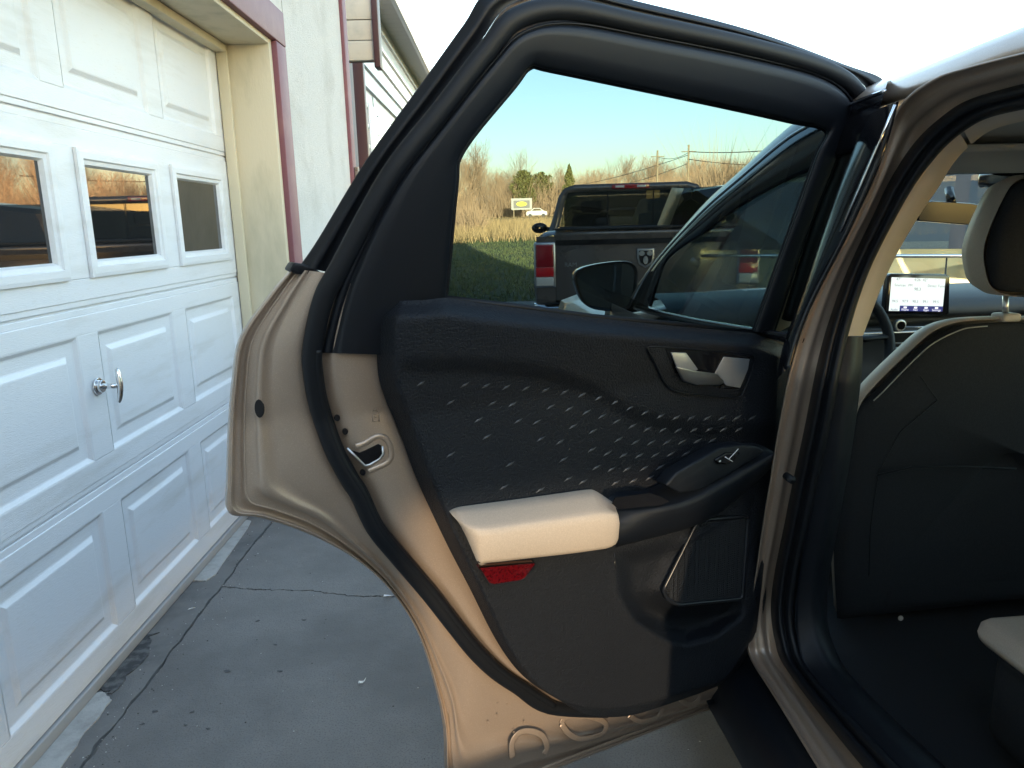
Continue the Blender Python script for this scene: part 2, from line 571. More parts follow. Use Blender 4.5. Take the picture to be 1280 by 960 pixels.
# overhead door: sections, raised panels, windows
od = box('garage_door', (LD - .05, Y0 + .003, 0.042), (LD - .012, YJ - .003, 2.18), M['door'], gar, GMAT)
SH = 0.535
cols = [2.30 - .65 * k for k in range(6)][::-1] + [2.95]
PW = 0.535
Z0 = [0.042 + SH * k for k in range(4)]
pz0, pz1 = 0.082, 0.458                      # panel rows inside a section
def sect_mesh(k):
    parts = []
    z = Z0[k]
    lo, hi = Y0 + .003, YJ - .003
    def bx(y0, y1, za, zb, x1=LD, x0=LD - .012):
        parts.append(box_geo((x0, y0, za), (x1, y1, zb), GMAT))
    bx(lo, hi, z + .003, z + .020, LD - .0035)           # tongue edge below
    bx(lo, hi, z + .020, z + pz0)
    bx(lo, hi, z + pz1, z + SH - .022)
    bx(lo, hi, z + SH - .022, z + SH - .003, LD - .0035)
    ys = [lo] + [c for cc in cols for c in (cc, cc + PW)] + [hi]
    for a, b in zip(ys[::2], ys[1::2]):
        if b - a > .001:
            bx(a, b, z + pz0, z + pz1)
    return join_geo(parts)
for k in range(4):
    v, f = sect_mesh(k)
    mesh('section', v, f, M['door'], od, False, bevel=.0025)
def ring(y, z, ins, d):
    return [gp(LD - d, y + ins, z + pz0 + ins), gp(LD - d, y + PW - ins, z + pz0 + ins),
            gp(LD - d, y + PW - ins, z + pz1 - ins), gp(LD - d, y + ins, z + pz1 - ins)]
def rings_mesh(y, z, prof, cap=True):
    v, f = [], []
    for ins, d in prof:
        v += ring(y, z, ins, d)
    for i in range(len(prof) - 1):
        for j in range(4):
            l = (j + 1) % 4
            f.append((i * 4 + j, i * 4 + l, i * 4 + 4 + l, i * 4 + 4 + j))
    if cap:
        n = len(prof) * 4
        f.append((n - 4, n - 3, n - 2, n - 1))
    return v, f
PROF = [(0, 0), (.004, .0012), (.014, .0105), (.018, .0115), (.050, .0115), (.054, .0105), (.066, .003), (.070, .0022)]
for k in (0, 1, 3):
    for c in cols:
        v, f = rings_mesh(c, Z0[k], PROF)
        mesh('panel', v, f, M['door'], od, False)
WPROF = [(0, .0), (.001, -.010), (.012, -.012), (.030, -.012), (.034, -.006), (.046, -.004), (.050, .004), (.054, .012)]
for c in cols:
    v, f = rings_mesh(c, Z0[2], WPROF, False)
    w = mesh('window_frame', v, f, M['door'], od, False)
    v = ring(c, Z0[2], .052, .0085)
    pn = mesh('window_pane', v, [(0, 1, 2, 3)], M['pane'], od, False)
# bottom seal
box('bottom_seal', (LD - .045, Y0 + .003, 0.002), (LD + .004, YJ - .024, 0.040), mat('grey_vinyl_seal', (.33, .33, .33), .6), od, GMAT, .006)
# handle: round rose, stem, T grip
hc = W(121, 483, LD)
hx = hc.dot(GY); hz = hc.z
v1 = disc_geo(gp(LD, hx, hz), GX, .027, .027, 20, .008)
v2 = disc_geo(gp(LD + .008, hx, hz), GX, .019, .019, 20, .012)
v, f = join_geo([v1, v2])
rose = mesh('handle_rose', v, f, M['chrome'], od, False, bevel=.003)
v, f = tube_geo([gp(LD + .02, hx, hz), gp(LD + .06, hx, hz)], .008, 12)
mesh('handle_stem', v, f, M['chrome'], rose)
pts = [gp(LD + .062, hx + .008, hz + .05), gp(LD + .066, hx + .004, hz + .036), gp(LD + .070, hx, hz), gp(LD + .066, hx - .004, hz - .036), gp(LD + .062, hx - .008, hz - .05)]
mesh('handle_grip', *tube_geo(cat(pts, 5), [.003 + .006 * math.sin(math.pi * min(1, max(0, (i + 2) / 24))) for i in range(21)], 10), M['chrome'], rose)

# ------------------------------------------------------------------ neighbouring porch and metal-clad building
M['fascia'] = mat('dark_brown_fascia', (0.055, 0.02, 0.022), 0.5)
M['siding'] = mat('white_metal_siding', (0.36, 0.40, 0.44), 0.38, 0.0, var=(2, (0.30, 0.34, 0.38), .5, .7))
M['soffit'] = mat('grey_soffit', (0.34, 0.35, 0.36), 0.7)
M['planks'] = mat('cream_porch_plank', (0.50, 0.46, 0.38), 0.7, var=(6, (0.42, 0.39, 0.33), .5, .7))
YP = 6.6
a = at_plane(424, 75, GY * YP, GY); b = at_plane(468, 75, GY * YP, GY)
la, lb_, zb = a.dot(GX) - .5, b.dot(GX), b.z
por = thing('porch', 'cream boarded porch end with dark brown edge beyond the garage corner', 'porch', gp(la, YP, 0))
zz = zb
k = 0
while zz < 3.75:
    h = .155
    box('board', (la, YP + .004 * (k % 2), zz), (lb_, YP + .05, zz + h - .006), M['planks'], por, GMAT, .003)
    zz += h; k += 1
box('backing', (la, YP + .051, zb), (lb_ - .002, YP + .10, zz), M['fascia'], por, GMAT)
box('edge_fascia', (lb_ + .002, YP - .03, zb - .06), (lb_ + .05, YP + .12, zz), M['fascia'], por, GMAT, .004)
box('roof', (la, YP + .12, zz - .1), (lb_ + .05, YP + 1.9, zz), M['fascia'], por, GMAT)
pa = at_plane(450, 130, GY * (YP + 1.2), GY)
box('post', (pa.dot(GX) - .05, YP + 1.2, 0), (pa.dot(GX) + .05, YP + 1.3, zz - .1), M['fascia'], por, GMAT, .005)
pa = at_plane(441, 130, GY * (YP + 1.7), GY)
box('post', (pa.dot(GX) - .04, YP + 1.7, 0), (pa.dot(GX) + .03, YP + 1.76, zz - .1), M['soffit'], por, GMAT, .005)
ow = mat('orange_panel', (0.50, 0.30, 0.14), 0.6, var=(5, (.6, .4, .2), .5, .7))  # orange-brown panel with random lighter patches
dk = mat('dark_porch_wall', (0.05, 0.052, 0.055), 0.6)
rl = at_plane(448, 130, GY * (YP + 1.85), GY).dot(GX)
box('rear_wall', (la - 1.2, YP + 1.85, 1.6), (rl, YP + 1.89, zz - .1), dk, por, GMAT)
box('rear_panel', (la - 1.2, YP + 1.85, .1), (rl, YP + 1.89, 1.595), ow, por, GMAT)

LB = -2.0
mb = thing('metal_building', 'white ribbed metal building with grey eave behind the porch', 'building', gp(LB, 10, 0))
q0 = W(455, 120, LB).dot(GY); q1 = q0 + 12
box('wall', (LB - 5, q0 + .02, 0), (LB - .03, q1, 4.85), M['siding'], mb, GMAT)
zz = 0.1
while zz < 4.6:
    # each cladding strip is a shallow trapezoid running the length of the wall
    h = .30
    pr = [(LB - .03, zz), (LB + .02, zz + .012), (LB + .02, zz + .06), (LB - .02, zz + .09), (LB - .02, zz + h - .004), (LB - .03, zz + h)]
    rows = [[gp(x, y, z) for x, z in pr] for y in (q0, q1)]
    if not (1.35 < zz < 3.1):
        loft('siding_strip', rows, M['siding'], mb, sm=False)
    else:
        for (ya, yb) in ((q0, q0 + .2), (q0 + 1.0, q0 + 1.25), (q0 + 4.4, q1)):
            loft('siding_strip', [[gp(x, y, z) for x, z in pr] for y in (ya, yb)], M['siding'], mb, sm=False)
    zz += h
box('corner_trim', (LB - .06, q0 - .03, 0), (LB + .012, q0 + .06, 4.85), M['siding'], mb, GMAT, .004)
wf = box('window_frame', (LB - .031, q0 + .2, 1.38), (LB + .03, q0 + 1.0, 3.18), M['siding'], mb, GMAT, .004)
box('pane', (LB + .031, q0 + .34, 1.48), (LB + .034, q0 + .86, 2.22), M['pane'], wf, GMAT)
box('pane', (LB + .031, q0 + .34, 2.34), (LB + .034, q0 + .86, 3.06), M['pane'], wf, GMAT)
op = box('shop_window', (LB - .031, q0 + 1.25, 1.38), (LB - .006, q0 + 4.4, 3.18), M['gloss'], mb, GMAT)
box('window_rail', (LB - .005, q0 + 1.25, 2.3), (LB + .012, q0 + 4.4, 2.36), M['soffit'], op, GMAT)
# eave: soffit boards and gutter
zs = 4.85
yk = q0 - .2
while yk < q1:
    box('soffit_board', (LB - .1, yk, zs), (LB + .36, yk + .29, zs + .02), M['soffit'], mb, GMAT)
    yk += .30
box('gutter', (LB + .36, q0 - .22, zs - .06), (LB + .44, q1 + .2, zs + .09), M['siding'], mb, GMAT, .01)
slab('roof', [gp(LB + .44, q0 - .25, zs + .1), gp(LB + .44, q1 + .2, zs + .1), gp(LB - 5, q1 + .2, zs + 1.5), gp(LB - 5, q0 - .25, zs + 1.5)], (0, 0, .05), M['siding'], mb)
# ------------------------------------------------------------------ far side: field, trees, poles, sign
M['bark'] = mat('bare_branch_bark', (0.38, 0.25, 0.14), 0.9, var=(.4, (0.48, 0.32, 0.18), .4, .7))
M['gold'] = mat('dry_golden_grass', (0.54, 0.37, 0.17), 0.9, var=(.5, (0.42, 0.28, 0.12), .4, .7))
M['blade'] = mat('lawn_blades', (0.115, 0.145, 0.05), 0.8, var=(.6, (0.17, 0.17, 0.065), .45, .7))
M['ever'] = mat('evergreen_needles', (0.15, 0.15, 0.04), 0.8, var=(.8, (0.21, 0.19, 0.05), .4, .7))
M['everd'] = mat('dark_evergreen_needles', (0.05, 0.065, 0.022), 0.8, var=(.8, (0.09, 0.09, 0.03), .4, .7))
M['pole'] = mat('weathered_pole_wood', (0.40, 0.30, 0.17), 0.85)

def tz(p):
    return Vector((p.x, p.y, terrain_z(p.x, p.y)))

def grass_patch(name, n, d0, d1, a0, a1, h0, h1, w, m, seed, skip=None):
    r = random.Random(seed)
    v, f = [], []
    while len(f) < n:
        d = math.sqrt(r.uniform(d0 * d0, d1 * d1)); a = r.uniform(a0, a1)
        p = heading(a) * d
        if skip and skip(p):
            continue
        p = tz(p)
        h = r.uniform(h0, h1); yw = r.uniform(0, math.pi)
        s = Vector((math.cos(yw), math.sin(yw), 0)) * w * r.uniform(.6, 1.3)
        tip = p + Vector((r.uniform(-.6, .6) * h, r.uniform(-.6, .6) * h, h))
        i = len(v)
        v += [p - s, p + s, tip]
        f.append((i, i + 1, i + 2))
    me = bpy.data.meshes.new(name); me.from_pydata([tuple(q) for q in v], [], f); me.update()
    o = link(name, me, m, None, False)
    o['kind'] = 'stuff'
    return o
def on_drive(p):
    return p.dot(GY) < 13.25 and -1.9 < p.dot(GX) < 12.5 or (p.dot(GX) < -1.5 and p.dot(GY) < 22)
o = grass_patch('lawn_grass', 60000, 12.5, 47, -9, 22, .05, .13, .012, M['blade'], 11, on_drive)
tag(o, 'short green lawn grass in shade beyond the driveway', 'grass')
o = grass_patch('tall_dry_grass', 55000, 41, 80, -10, 48, .3, 1.0, .022, M['gold'], 12)
tag(o, 'tall golden dry grass in sun behind the pickup truck', 'grass')

def bare_tree_geo(h, seed, spread=.5, levels=5, thick=.016):
    r = random.Random(seed)
    V, Fa = [], []
    def seg(a, b, ra, rb):
        t = (b - a).normalized()
        s = t.cross(Vector((.3, 1, .2))).normalized(); u = s.cross(t)
        i = len(V)
        for p, rr in ((a, ra), (b, rb)):
            for k in range(3):
                an = k * 2.094
                V.append(p + (s * math.cos(an) + u * math.sin(an)) * rr)
        for k in range(3):
            l = (k + 1) % 3
            Fa.append((i + k, i + l, i + 3 + l, i + 3 + k))
    def grow(p, d, L, rr, lv):
        n = 3 if lv > 1 else 2
        for i in range(n):
            q = p + d * (L / n)
            d2 = (d + Vector((r.gauss(0, .13), r.gauss(0, .13), r.uniform(0, .1)))).normalized()
            seg(p, q, rr, rr * .8)
            p = q; d = d2; rr *= .8
            if lv > 0 and (i > 0 or lv < levels):
                for _ in range(2 if lv > 1 else 2):
                    an = r.uniform(0, 2 * math.pi)
                    side = Vector((math.cos(an), math.sin(an), r.uniform(.1, .7))).normalized()
                    dd = (d * (1 - spread) + side * spread).normalized()
                    grow(p, dd, L * r.uniform(.5, .72), rr * .62, lv - 1)
        if lv > 0:
            grow(p, d, L * .6, rr, lv - 1)
    grow(Vector((0, 0, -.2)), Vector((0, 0, 1)), h * .42, h * thick, levels)
    m = max(p.z for p in V)
    k = h / m
    return [p * k for p in V], Fa

def tree_mesh(nm, geo):
    me = bpy.data.meshes.new(nm)
    me.from_pydata([tuple(p) for p in geo[0]], [], geo[1]); me.update()
    me.materials.append(M['bark'])
    return me
def split_tree(h, seed, levels, spread):
    """trunk = first stem segments, crown = the rest"""
    V, Fa = bare_tree_geo(h, seed, spread, levels)
    nt_ = 9
    tv = V[:18]; tf = Fa[:nt_]
    cv = V[18:]; cf = [tuple(i - 18 for i in q) for q in Fa[nt_:] if min(q) >= 18]
    return tree_mesh('trunk', (tv, tf)), tree_mesh('crown', (cv, cf))
variants = [split_tree(10, 20 + i, 4, (.42, .5, .36, .55, .46)[i]) for i in range(5)]
def put_tree(p, s, i, rz, label, group=None, sz=None):
    t = thing('bare_tree', label, 'tree', p, group)
    t.rotation_euler = (0, 0, rz)
    t.scale = (s, s, sz or s)
    for nm, me in zip(('trunk', 'crown'), variants[i % 5]):
        o = bpy.data.objects.new(nm, me); COL.objects.link(o); o.parent = t
    return t
rt = random.Random(5)
# tall bare trees at the left of the view through the door glass
for k, (x, D_, h) in enumerate(((583, 78, 8.6), (596, 82, 7.4), (572, 70, 7.2), (612, 96, 7.4), (560, 84, 8.2), (545, 88, 8))):
    put_tree(tz(at_dist(x, 280, D_)), h / 10, k, k * 1.3, 'tall bare tree at the field edge, left of the roadside sign', 'bare trees by the field edge')
# row of bare trees behind the road
for k in range(52):
    x = 540 + k * 7.8 + rt.uniform(-5, 5)
    D_ = rt.uniform(165, 205)
    h = rt.uniform(9.5, 14.5)
    put_tree(tz(at_dist(x, 280, D_)), h / 10, k, rt.uniform(0, 6), 'bare brown tree in the far row beyond the field', 'far row of bare trees')
# trees further round to the right, seen past the windscreen and mirrored in the garage panes
for k in range(46):
    a = 14 + k * 0.85 + rt.uniform(-.3, .3)
    D_ = rt.uniform(62, 95)
    h = rt.uniform(6.5, 9.5) if a > 26 else rt.uniform(4, 6)
    p = tz(heading(a) * D_)
    put_tree(p, h / 10, k, rt.uniform(0, 6), 'bare sunlit tree on the right beyond the parked cars', 'bare trees on the right')

def leafy_geo(rx, rz, n, seed, size, conic=0):
    r = random.Random(seed)
    V, Fa = [], []
    for _ in range(n):
        while True:
            q = Vector((r.uniform(-1, 1), r.uniform(-1, 1), r.uniform(-1, 1)))
            if .25 < q.length < 1:
                lump = .72 + .6 * mnoise.noise(q * 3.1 + Vector((seed * 1.7, 0, 0)))
                wd = 1 - conic * (q.z * .5 + .5)
                if math.hypot(q.x, q.y) <= lump * wd * math.sqrt(max(0, 1 - q.z * q.z)) + .02:
                    break
        c = Vector((q.x * rx, q.y * rx, (q.z + 1) * rz))
        t = Vector((r.gauss(0, 1), r.gauss(0, 1), r.gauss(0, 1))).normalized()
        s = t.cross(Vector((0, .4, 1))).normalized() * size * r.uniform(.5, 1)
        u = s.cross(t).normalized() * size * r.uniform(.5, 1)
        i = len(V)
        V += [c - s, c + u, c + s, c - u]
        Fa.append((i, i + 1, i + 2, i + 3))
    return V, Fa
def evergreen(x, D_, h, rx, seed, label, m='ever', conic=.15, p=None, n=6500):
    p = tz(p if p is not None else at_dist(x, 280, D_))
    t = thing('evergreen_tree', label, 'tree', p)
    V, Fa = leafy_geo(rx, h * .45, n, seed, h * .024, conic)
    me = bpy.data.meshes.new('crown'); me.from_pydata([(q.x, q.y, q.z + h * .1) for q in V], [], Fa); me.update()
    me.materials.append(M[m])
    o = bpy.data.objects.new('crown', me); COL.objects.link(o); o.parent = t
    v, f = tube_geo([(0, 0, -.3), (0, 0, h * .6)], [h * .025, h * .008], 6)
    me = bpy.data.meshes.new('trunk'); me.from_pydata([tuple(q) for q in v], [], f); me.materials.append(M['bark'])
    o = bpy.data.objects.new('trunk', me); COL.objects.link(o); o.parent = t
evergreen(655, 152, 9.0, 3.0, 1, 'rounded olive evergreen standing behind the yellow roadside sign')
evergreen(678, 158, 8.8, 3.2, 2, 'wide olive evergreen touching the rounded one behind the white far car')
evergreen(712, 150, 9.6, 2.1, 3, 'narrow pointed evergreen just above the pickup cab', conic=.75)
evergreen(0, 0, 12, 3.4, 4, 'dark evergreen mirrored in the leftmost garage pane', 'everd', .5, p=heading(37) * 38)
evergreen(0, 0, 13, 3.6, 5, 'taller dark evergreen mirrored in the leftmost garage pane', 'everd', .5, p=heading(42) * 40)

# brush between field and road: unbranched twigs, one mass
def brush(name, n, d0, d1, a0, a1, h0, h1, seed):
    r = random.Random(seed); V, Fa = [], []
    for _ in range(n):
        d = r.uniform(d0, d1); a = r.uniform(a0, a1)
        p = tz(heading(a) * d)
        dens = mnoise.noise(Vector((a * .5, d * .05, 3)))
        h = r.uniform(h0, h1) * (1 + .6 * dens)
        for _ in range(3):
            q = p + Vector((r.gauss(0, .3) * h, r.gauss(0, .3) * h, h * r.uniform(.6, 1)))
            s = heading(90) * (.012 + .00022 * d)
            i = len(V); V += [p - s, p + s, q]; Fa.append((i, i + 1, i + 2))
    me = bpy.data.meshes.new(name); me.from_pydata([tuple(q) for q in V], [], Fa); me.update()
    o = link(name, me, M['bark'], None, False); o['kind'] = 'stuff'
    return o
tag(brush('roadside_brush', 16000, 150, 215, -9, 18, 3, 9.5, 3), 'brown leafless brush along the far road', 'brush')
tag(brush('thicket', 12000, 58, 98, 14, 52, 1.5, 6.5, 4), 'brown thicket beyond the cars on the right', 'brush')
tag(brush('field_bushes', 900, 52, 60, -9, -1.8, 1.0, 2.6, 6), 'grey leafless bushes in the golden grass at left', 'brush')

# roadside sign, house, far white car
sg = thing('roadside_sign', 'white board sign with a yellow oval beside the far road', 'sign', tz(at_dist(652, 270, 140)))
c = at_dist(652, 255, 140)
cr = heading(90)
def sgbox(nm, dx0, dx1, z0, z1, dy, m, par):
    fw = heading(0)
    pts = [c + cr * dx0 + fw * dy + Vector((0, 0, z0)), c + cr * dx1 + fw * dy + Vector((0, 0, z0)), c + cr * dx1 + fw * dy + Vector((0, 0, z1)), c + cr * dx0 + fw * dy + Vector((0, 0, z1))]
    return slab(nm, pts, fw * .08, m, par)
wm = mat('sign_white', (0.5, 0.47, 0.38), .6)
dkm = mat('sign_dark_field', (0.22, 0.2, 0.16), .6)
sgbox('board', -1.85, 1.85, -1.0, 1.0, 0, wm, sg)
sgbox('field', -1.45, 1.45, -.72, .62, -.05, dkm, sg)
v, f = disc_geo(c - heading(0) * .14, -heading(0), .95, .42, 18, .04, cr)
mesh('oval', v, f, mat('sign_yellow', (0.85, 0.70, 0.02), .5), sg, False)
gz = tz(c).z - c.z - .2
sgbox('leg', -1.5, -1.35, gz, -1.0, 0, M['pole'], sg)
sgbox('leg', 1.35, 1.5, gz, -1.0, 0, M['pole'], sg)
hs = thing('far_house', 'small white gabled house half hidden by bare trees at left', 'house', tz(at_dist(607, 268, 160)))
c = at_dist(607, 266, 160); c.z = terrain_z(c.x, c.y)
sgbox('wall', -2.6, 2.6, -.4, 2.6, 0, wm, hs)
slab('roof', [c + cr * -3 + Vector((0, 0, 2.6)), c + cr * 3 + Vector((0, 0, 2.6)), c + cr * 1.2 + Vector((0, 0, 4.4)), c + cr * -1.2 + Vector((0, 0, 4.4))], heading(0) * 5, mat('house_roof', (.4, .38, .34), .8), hs)
for dx in (-1.6, .9):
    sgbox('window', dx, dx + .8, .8, 1.9, -.06, M['gloss'], hs)
wc = thing('far_car', 'tiny white car parked beside the far road below the sign', 'car', tz(at_dist(671, 270, 130)))
c = at_dist(671, 271, 130)
prof = [(-1.75, .25), (-1.75, .75), (-1.5, .95), (-1.0, 1.0), (-.5, 1.42), (.55, 1.42), (1.15, .98), (1.7, .85), (1.75, .25)]
slab('body', [c + cr * x + Vector((0, 0, z)) for x, z in prof], heading(0) * 1.6, mat('far_car_white', (.55, .52, .44), .4), wc)
slab('window', [c - heading(0) * .02 + cr * x + Vector((0, 0, z)) for x, z in ((-.8, 1.0), (-.45, 1.33), (.5, 1.33), (.9, 1.0))], heading(0) * .015, M['gloss'], wc)
for x in (-1.1, 1.1):
    v, f = disc_geo(c + cr * x + Vector((0, 0, .2)) - heading(0) * .05, -heading(0), .3, .3, 12, .05); mesh('wheel', v, f, M['rubber'], wc, False)

# utility poles and lines
def pole(x, ytop, D_, label):
    top = at_dist(x, ytop, D_)
    base = tz(top)
    t = thing('utility_pole', label, 'utility pole', base, 'utility poles')
    tube('shaft', [base - Vector((0, 0, .3)), top], [.17, .12], M['pole'], t, 8)
    fw = heading(90)
    z = top.z - .8
    tube('crossarm', [Vector((top.x, top.y, z)) - fw * .9, Vector((top.x, top.y, z)) + fw * .9], .06, M['pole'], t, 6)
    return top
t1 = pole(822, 188, 108, 'wooden utility pole left of the other, above the pickup cab')
t2 = pole(861, 181, 100, 'wooden utility pole right of the other, above the pickup cab')
wmat = mat('power_cable', (0.03, 0.03, 0.03), .6)
def wire(a, b, sag, r, label):
    pts = [Vector(a).lerp(Vector(b), t / 14) - Vector((0, 0, sag * 4 * (t / 14) * (1 - t / 14))) for t in range(15)]
    o = tube('power_line', pts, r, wmat, None, 5)
    tag(o, label, 'power line', 'overhead lines')
wire(t2 - Vector((0, 0, .8)), at_dist(1180, 150, 70), .9, .05, 'upper cable running right from the right-hand pole')
wire(t2 - Vector((0, 0, 1.7)), at_dist(1180, 190, 72), .9, .05, 'lower cable running right from the right-hand pole')
wire(t1 - Vector((0, 0, .8)), t2 - Vector((0, 0, .9)), .5, .03, 'top cable slung between the two poles')
wire(at_dist(690, 235, 190), t2 - Vector((0, 0, 1.2)), .8, .04, 'long cable rising from the far left trees to the right-hand pole')
wire(at_dist(735, 236, 180), t2 - Vector((0, 0, 2.2)), .8, .04, 'low cable from behind the cab to the right-hand pole')
# ------------------------------------------------------------------ the car
XS = 0.62                                    # plane of the door aperture on the car's left side
def S(x, y, o=0.0):
    z = 1.0
    for _ in range(7):
        X = XS + o + max(0.0, 0.28 * (z - 1.06))
        p = at_plane(x, y, (X, 0, 0), Vector((1, 0, 0)))
        z = p.z
    return p
car = thing('car', 'bronze sport utility car with its rear left door wide open', 'car', (1.55, 1.6, 0))
SO = [(1400, 86), (1330, 95), (1280, 105), (1214, 124), (1179, 145), (1144, 178), (1113, 225), (1092, 269), (1060, 337), (1039, 394), (1023, 450), (1005, 540), (992, 600), (980, 660), (968, 720), (964, 762), (969, 800), (980, 831), (1024, 891), (1080, 960), (1150, 1045), (1250, 1165)]
SI = [(1400, 118), (1330, 125), (1280, 135), (1235, 146), (1205, 162), (1175, 188), (1144, 228), (1117, 275), (1086, 338), (1064, 400), (1052, 450), (1035, 540), (1022, 600), (1010, 660), (998, 715), (992, 769), (997, 806), (1010, 836), (1055, 887), (1124, 960), (1200, 1042), (1300, 1150)]
PL = [(1400, 52), (1330, 58), (1280, 69), (1214, 86), (1167, 103), (1124, 140), (1100, 210), (1076, 262), (1032, 344), (1010, 398), (992, 455), (975, 540), (965, 600), (955, 660), (946, 720), (938, 770), (937, 800), (942, 825), (972, 872), (1027, 960), (1085, 1055), (1165, 1180)]
def lerp2(A, B, t):
    return [(a[0] + (b[0] - a[0]) * t, a[1] + (b[1] - a[1]) * t) for a, b in zip(A, B)]
def rowS(P, o, n=6):
    return [S(p.x, p.y, o) for p in cat([(x, y) for x, y in P], n)]
bf = loft('body_frame', [rowS(lerp2(PL, SO, t), o) for t, o in ((-.10, -.058), (-.03, -.060), (0, -.056), (.10, -.045), (.30, -.034), (.42, -.036), (.62, -.012), (.8, -.004), (1.0, 0.002), (1.25, .012))], M['paint'], car)
# rubber seal round the opening: soft double lip
loft('door_seal', [rowS(lerp2(SO, SI, t), o) for t, o in ((-.04, .008), (0, -.004), (.12, -.014), (.3, -.019), (.46, -.014), (.52, -.006), (.58, -.004), (.68, -.008), (.84, -.006), (1.0, .004), (1.06, .02))], M['rubber'], bf)
# sill black cladding below the opening
RK = [(-.07, -.012), (-.085, .0), ]
def rk(y):
    return [Vector((XS + a, y, z)) for a, z in ((-.02, .455), (-.052, .447), (-.058, .432), (-.066, .425), (-.088, .400), (-.100, .355), (-.102, .315), (-.092, .298), (-.04, .280), (.05, .275))]
loft('rocker_cladding', [rk(y) for y in (-.6, .2, .8, 1.1, 1.35, 1.8, 2.4, 2.75)], M['black'], car)
# pillar trim inside
TI = [(1400, 136), (1330, 142), (1280, 151), (1240, 162), (1214, 180), (1192, 203), (1172, 235), (1145, 275), (1111, 337), (1078, 420)]
SIb = [(1400, 116), (1330, 122), (1280, 133), (1233, 144), (1203, 160), (1173, 186), (1143, 226), (1116, 275), (1086, 338), (1054, 420)]
rows = []
for t, o in ((-.12, .0), (0, .012), (.35, .03), (.62, .042), (.92, .075), (1.0, .10), (1.02, .16)):
    rows.append([S(p.x, p.y, o) for p in cat(lerp2(SIb, TI, t), 6)])
split = 5 * 6
loft('pillar_trim', [r[split - 5:] for r in rows], M['beigetrim'], car)
loft('roof_rail_trim', [r[:split - 5] for r in rows], M['beigetrim'], car)
L0 = [(1054, 421), (1044, 470), (1030, 560), (1016, 640), (1002, 720), (998, 770), (1004, 815), (1022, 850), (1090, 925), (1180, 1020)]
L1 = [(1078, 421), (1076, 470), (1064, 560), (1050, 640), (1036, 720), (1034, 780), (1052, 830), (1085, 868), (1160, 940), (1260, 1030)]
loft('lower_pillar_trim', [[S(p.x, p.y, o) for p in cat(lerp2(L0, L1, t), 6)] for t, o in ((-.1, .004), (0, .012), (.4, .022), (.8, .05), (1.0, .10), (1.03, .2))], M['black'], car)

# roof skin and side cant rail
def roof_row(y, zc, zedge, xin=0.0):
    L = []
    prof = [(-.030, -.012), (-.026, .004), (-.014, .022), (.004, .036), (.03, .046), (.08, .056), (.2, .068), (.45, .080), (.815, .085)]
    half = [(.772 + xin + a, zedge + b) for a, b in prof]
    return [Vector((x, y, z)) for x, z in half] + [Vector((3.10 - x, y, z)) for x, z in half[-2::-1]]
zl = lambda z: z
e1 = S(1280, 58, -.02); 
RZ = e1.z
roof_rows = []
for y, dz in ((-1.0, -.05), (-.4, -.012), (.2, .0), (.7, 0.0), (1.0, 0.0), (1.35, -.012), (1.6, -.035), (1.75, -.055)):
    roof_rows.append(roof_row(y, RZ + .085 + dz, RZ + dz, max(0, (y - 1.3)) * .10))
loft('roof', roof_rows, M['paint'], car, thick=.004)
loft('headliner', [[Vector((1.55 + (p.x - 1.55) * .93, p.y, p.z - .035)) for p in r[2:-2]] for r in roof_rows], M['liner'], car)
# visor and overhead console at the front of the headliner
zf = RZ - .06
HZ = 1.425
loft('front_header', [[Vector((1.55 + sx_ * w_, y, z - .015 * abs(sx_) ** 3)) for sx_ in (-1, -.7, -.3, 0, .3, .7, 1)] for y, z, w_ in ((1.15, RZ - .005, .78), (1.35, RZ - .02, .76), (1.55, RZ - .045, .74), (1.72, HZ + .012, .72), (1.80, HZ - .002, .71), (1.83, HZ + .012, .71))], M['liner'], car)
slab('sun_visor', [(.98, 1.52, RZ - .062), (1.42, 1.52, RZ - .062), (1.44, 1.74, HZ - .004), (1.0, 1.72, HZ - .002)], (0, 0, -.016), M['liner'], car, .006)
box('sensor_housing', (1.42, 1.82, HZ - .045), (1.70, 1.96, HZ - .004), M['gloss'], car, None, .012)
# windscreen with black upper band
def ws(t, x):
    y = 1.86 + t * .95; z = HZ + .012 - t * (HZ - 1.05) + .05 * math.sin(t * math.pi)
    cx = 1.55
    return Vector((x, y - .14 * ((x - cx) / .8) ** 2, z))
xs_ = [.80 + 1.5 * k / 12 for k in range(13)]
loft('windscreen', [[ws(t / 10, x - (x - 1.55) * -.06 * t / 10) for x in xs_] for t in range(11)], M['clear'], car)
loft('windscreen_header', [[ws(t, x) + Vector((0, -.01, -.01)) for x in xs_] for t in (-.02, .06)], M['gloss'], car)
# bonnet and wings
loft('bonnet', [[Vector((.72 + 1.66 * k / 10, y - .10 * ((k - 5) / 5) ** 2, z - .09 * abs((k - 5) / 5) ** 3)) for k in range(11)] for y, z in ((2.72, 1.06), (3.0, 1.04), (3.4, 1.0), (3.7, .94), (3.85, .84), (3.9, .6))], M['paint'], car, thick=.004)
for sx in (0, 1):
    def fx(x):
        return x if sx == 0 else 3.1 - x
    loft('front_wing', [[Vector((fx(a), y, z)) for a, z in ((.72, .97), (.60, .93), (.555, .8), (.56, .62), (.60, .62 if 2.95 < y < 3.6 else .35))] for y in (2.50, 2.7, 2.95, 3.05, 3.3, 3.55, 3.65, 3.85)], M['paint'], car, thick=.003)
    w = tube('front_wheel', [Vector((fx(.60), 3.3, .34)), Vector((fx(.80), 3.3, .34))], .34, M['rubber'], car, 24)
    v, f = disc_geo((fx(.596), 3.3, .34), (-1 if sx == 0 else 1, 0, 0), .23, .23, 20, .012)
    mesh('rim', v, f, M['satin'], w, False)
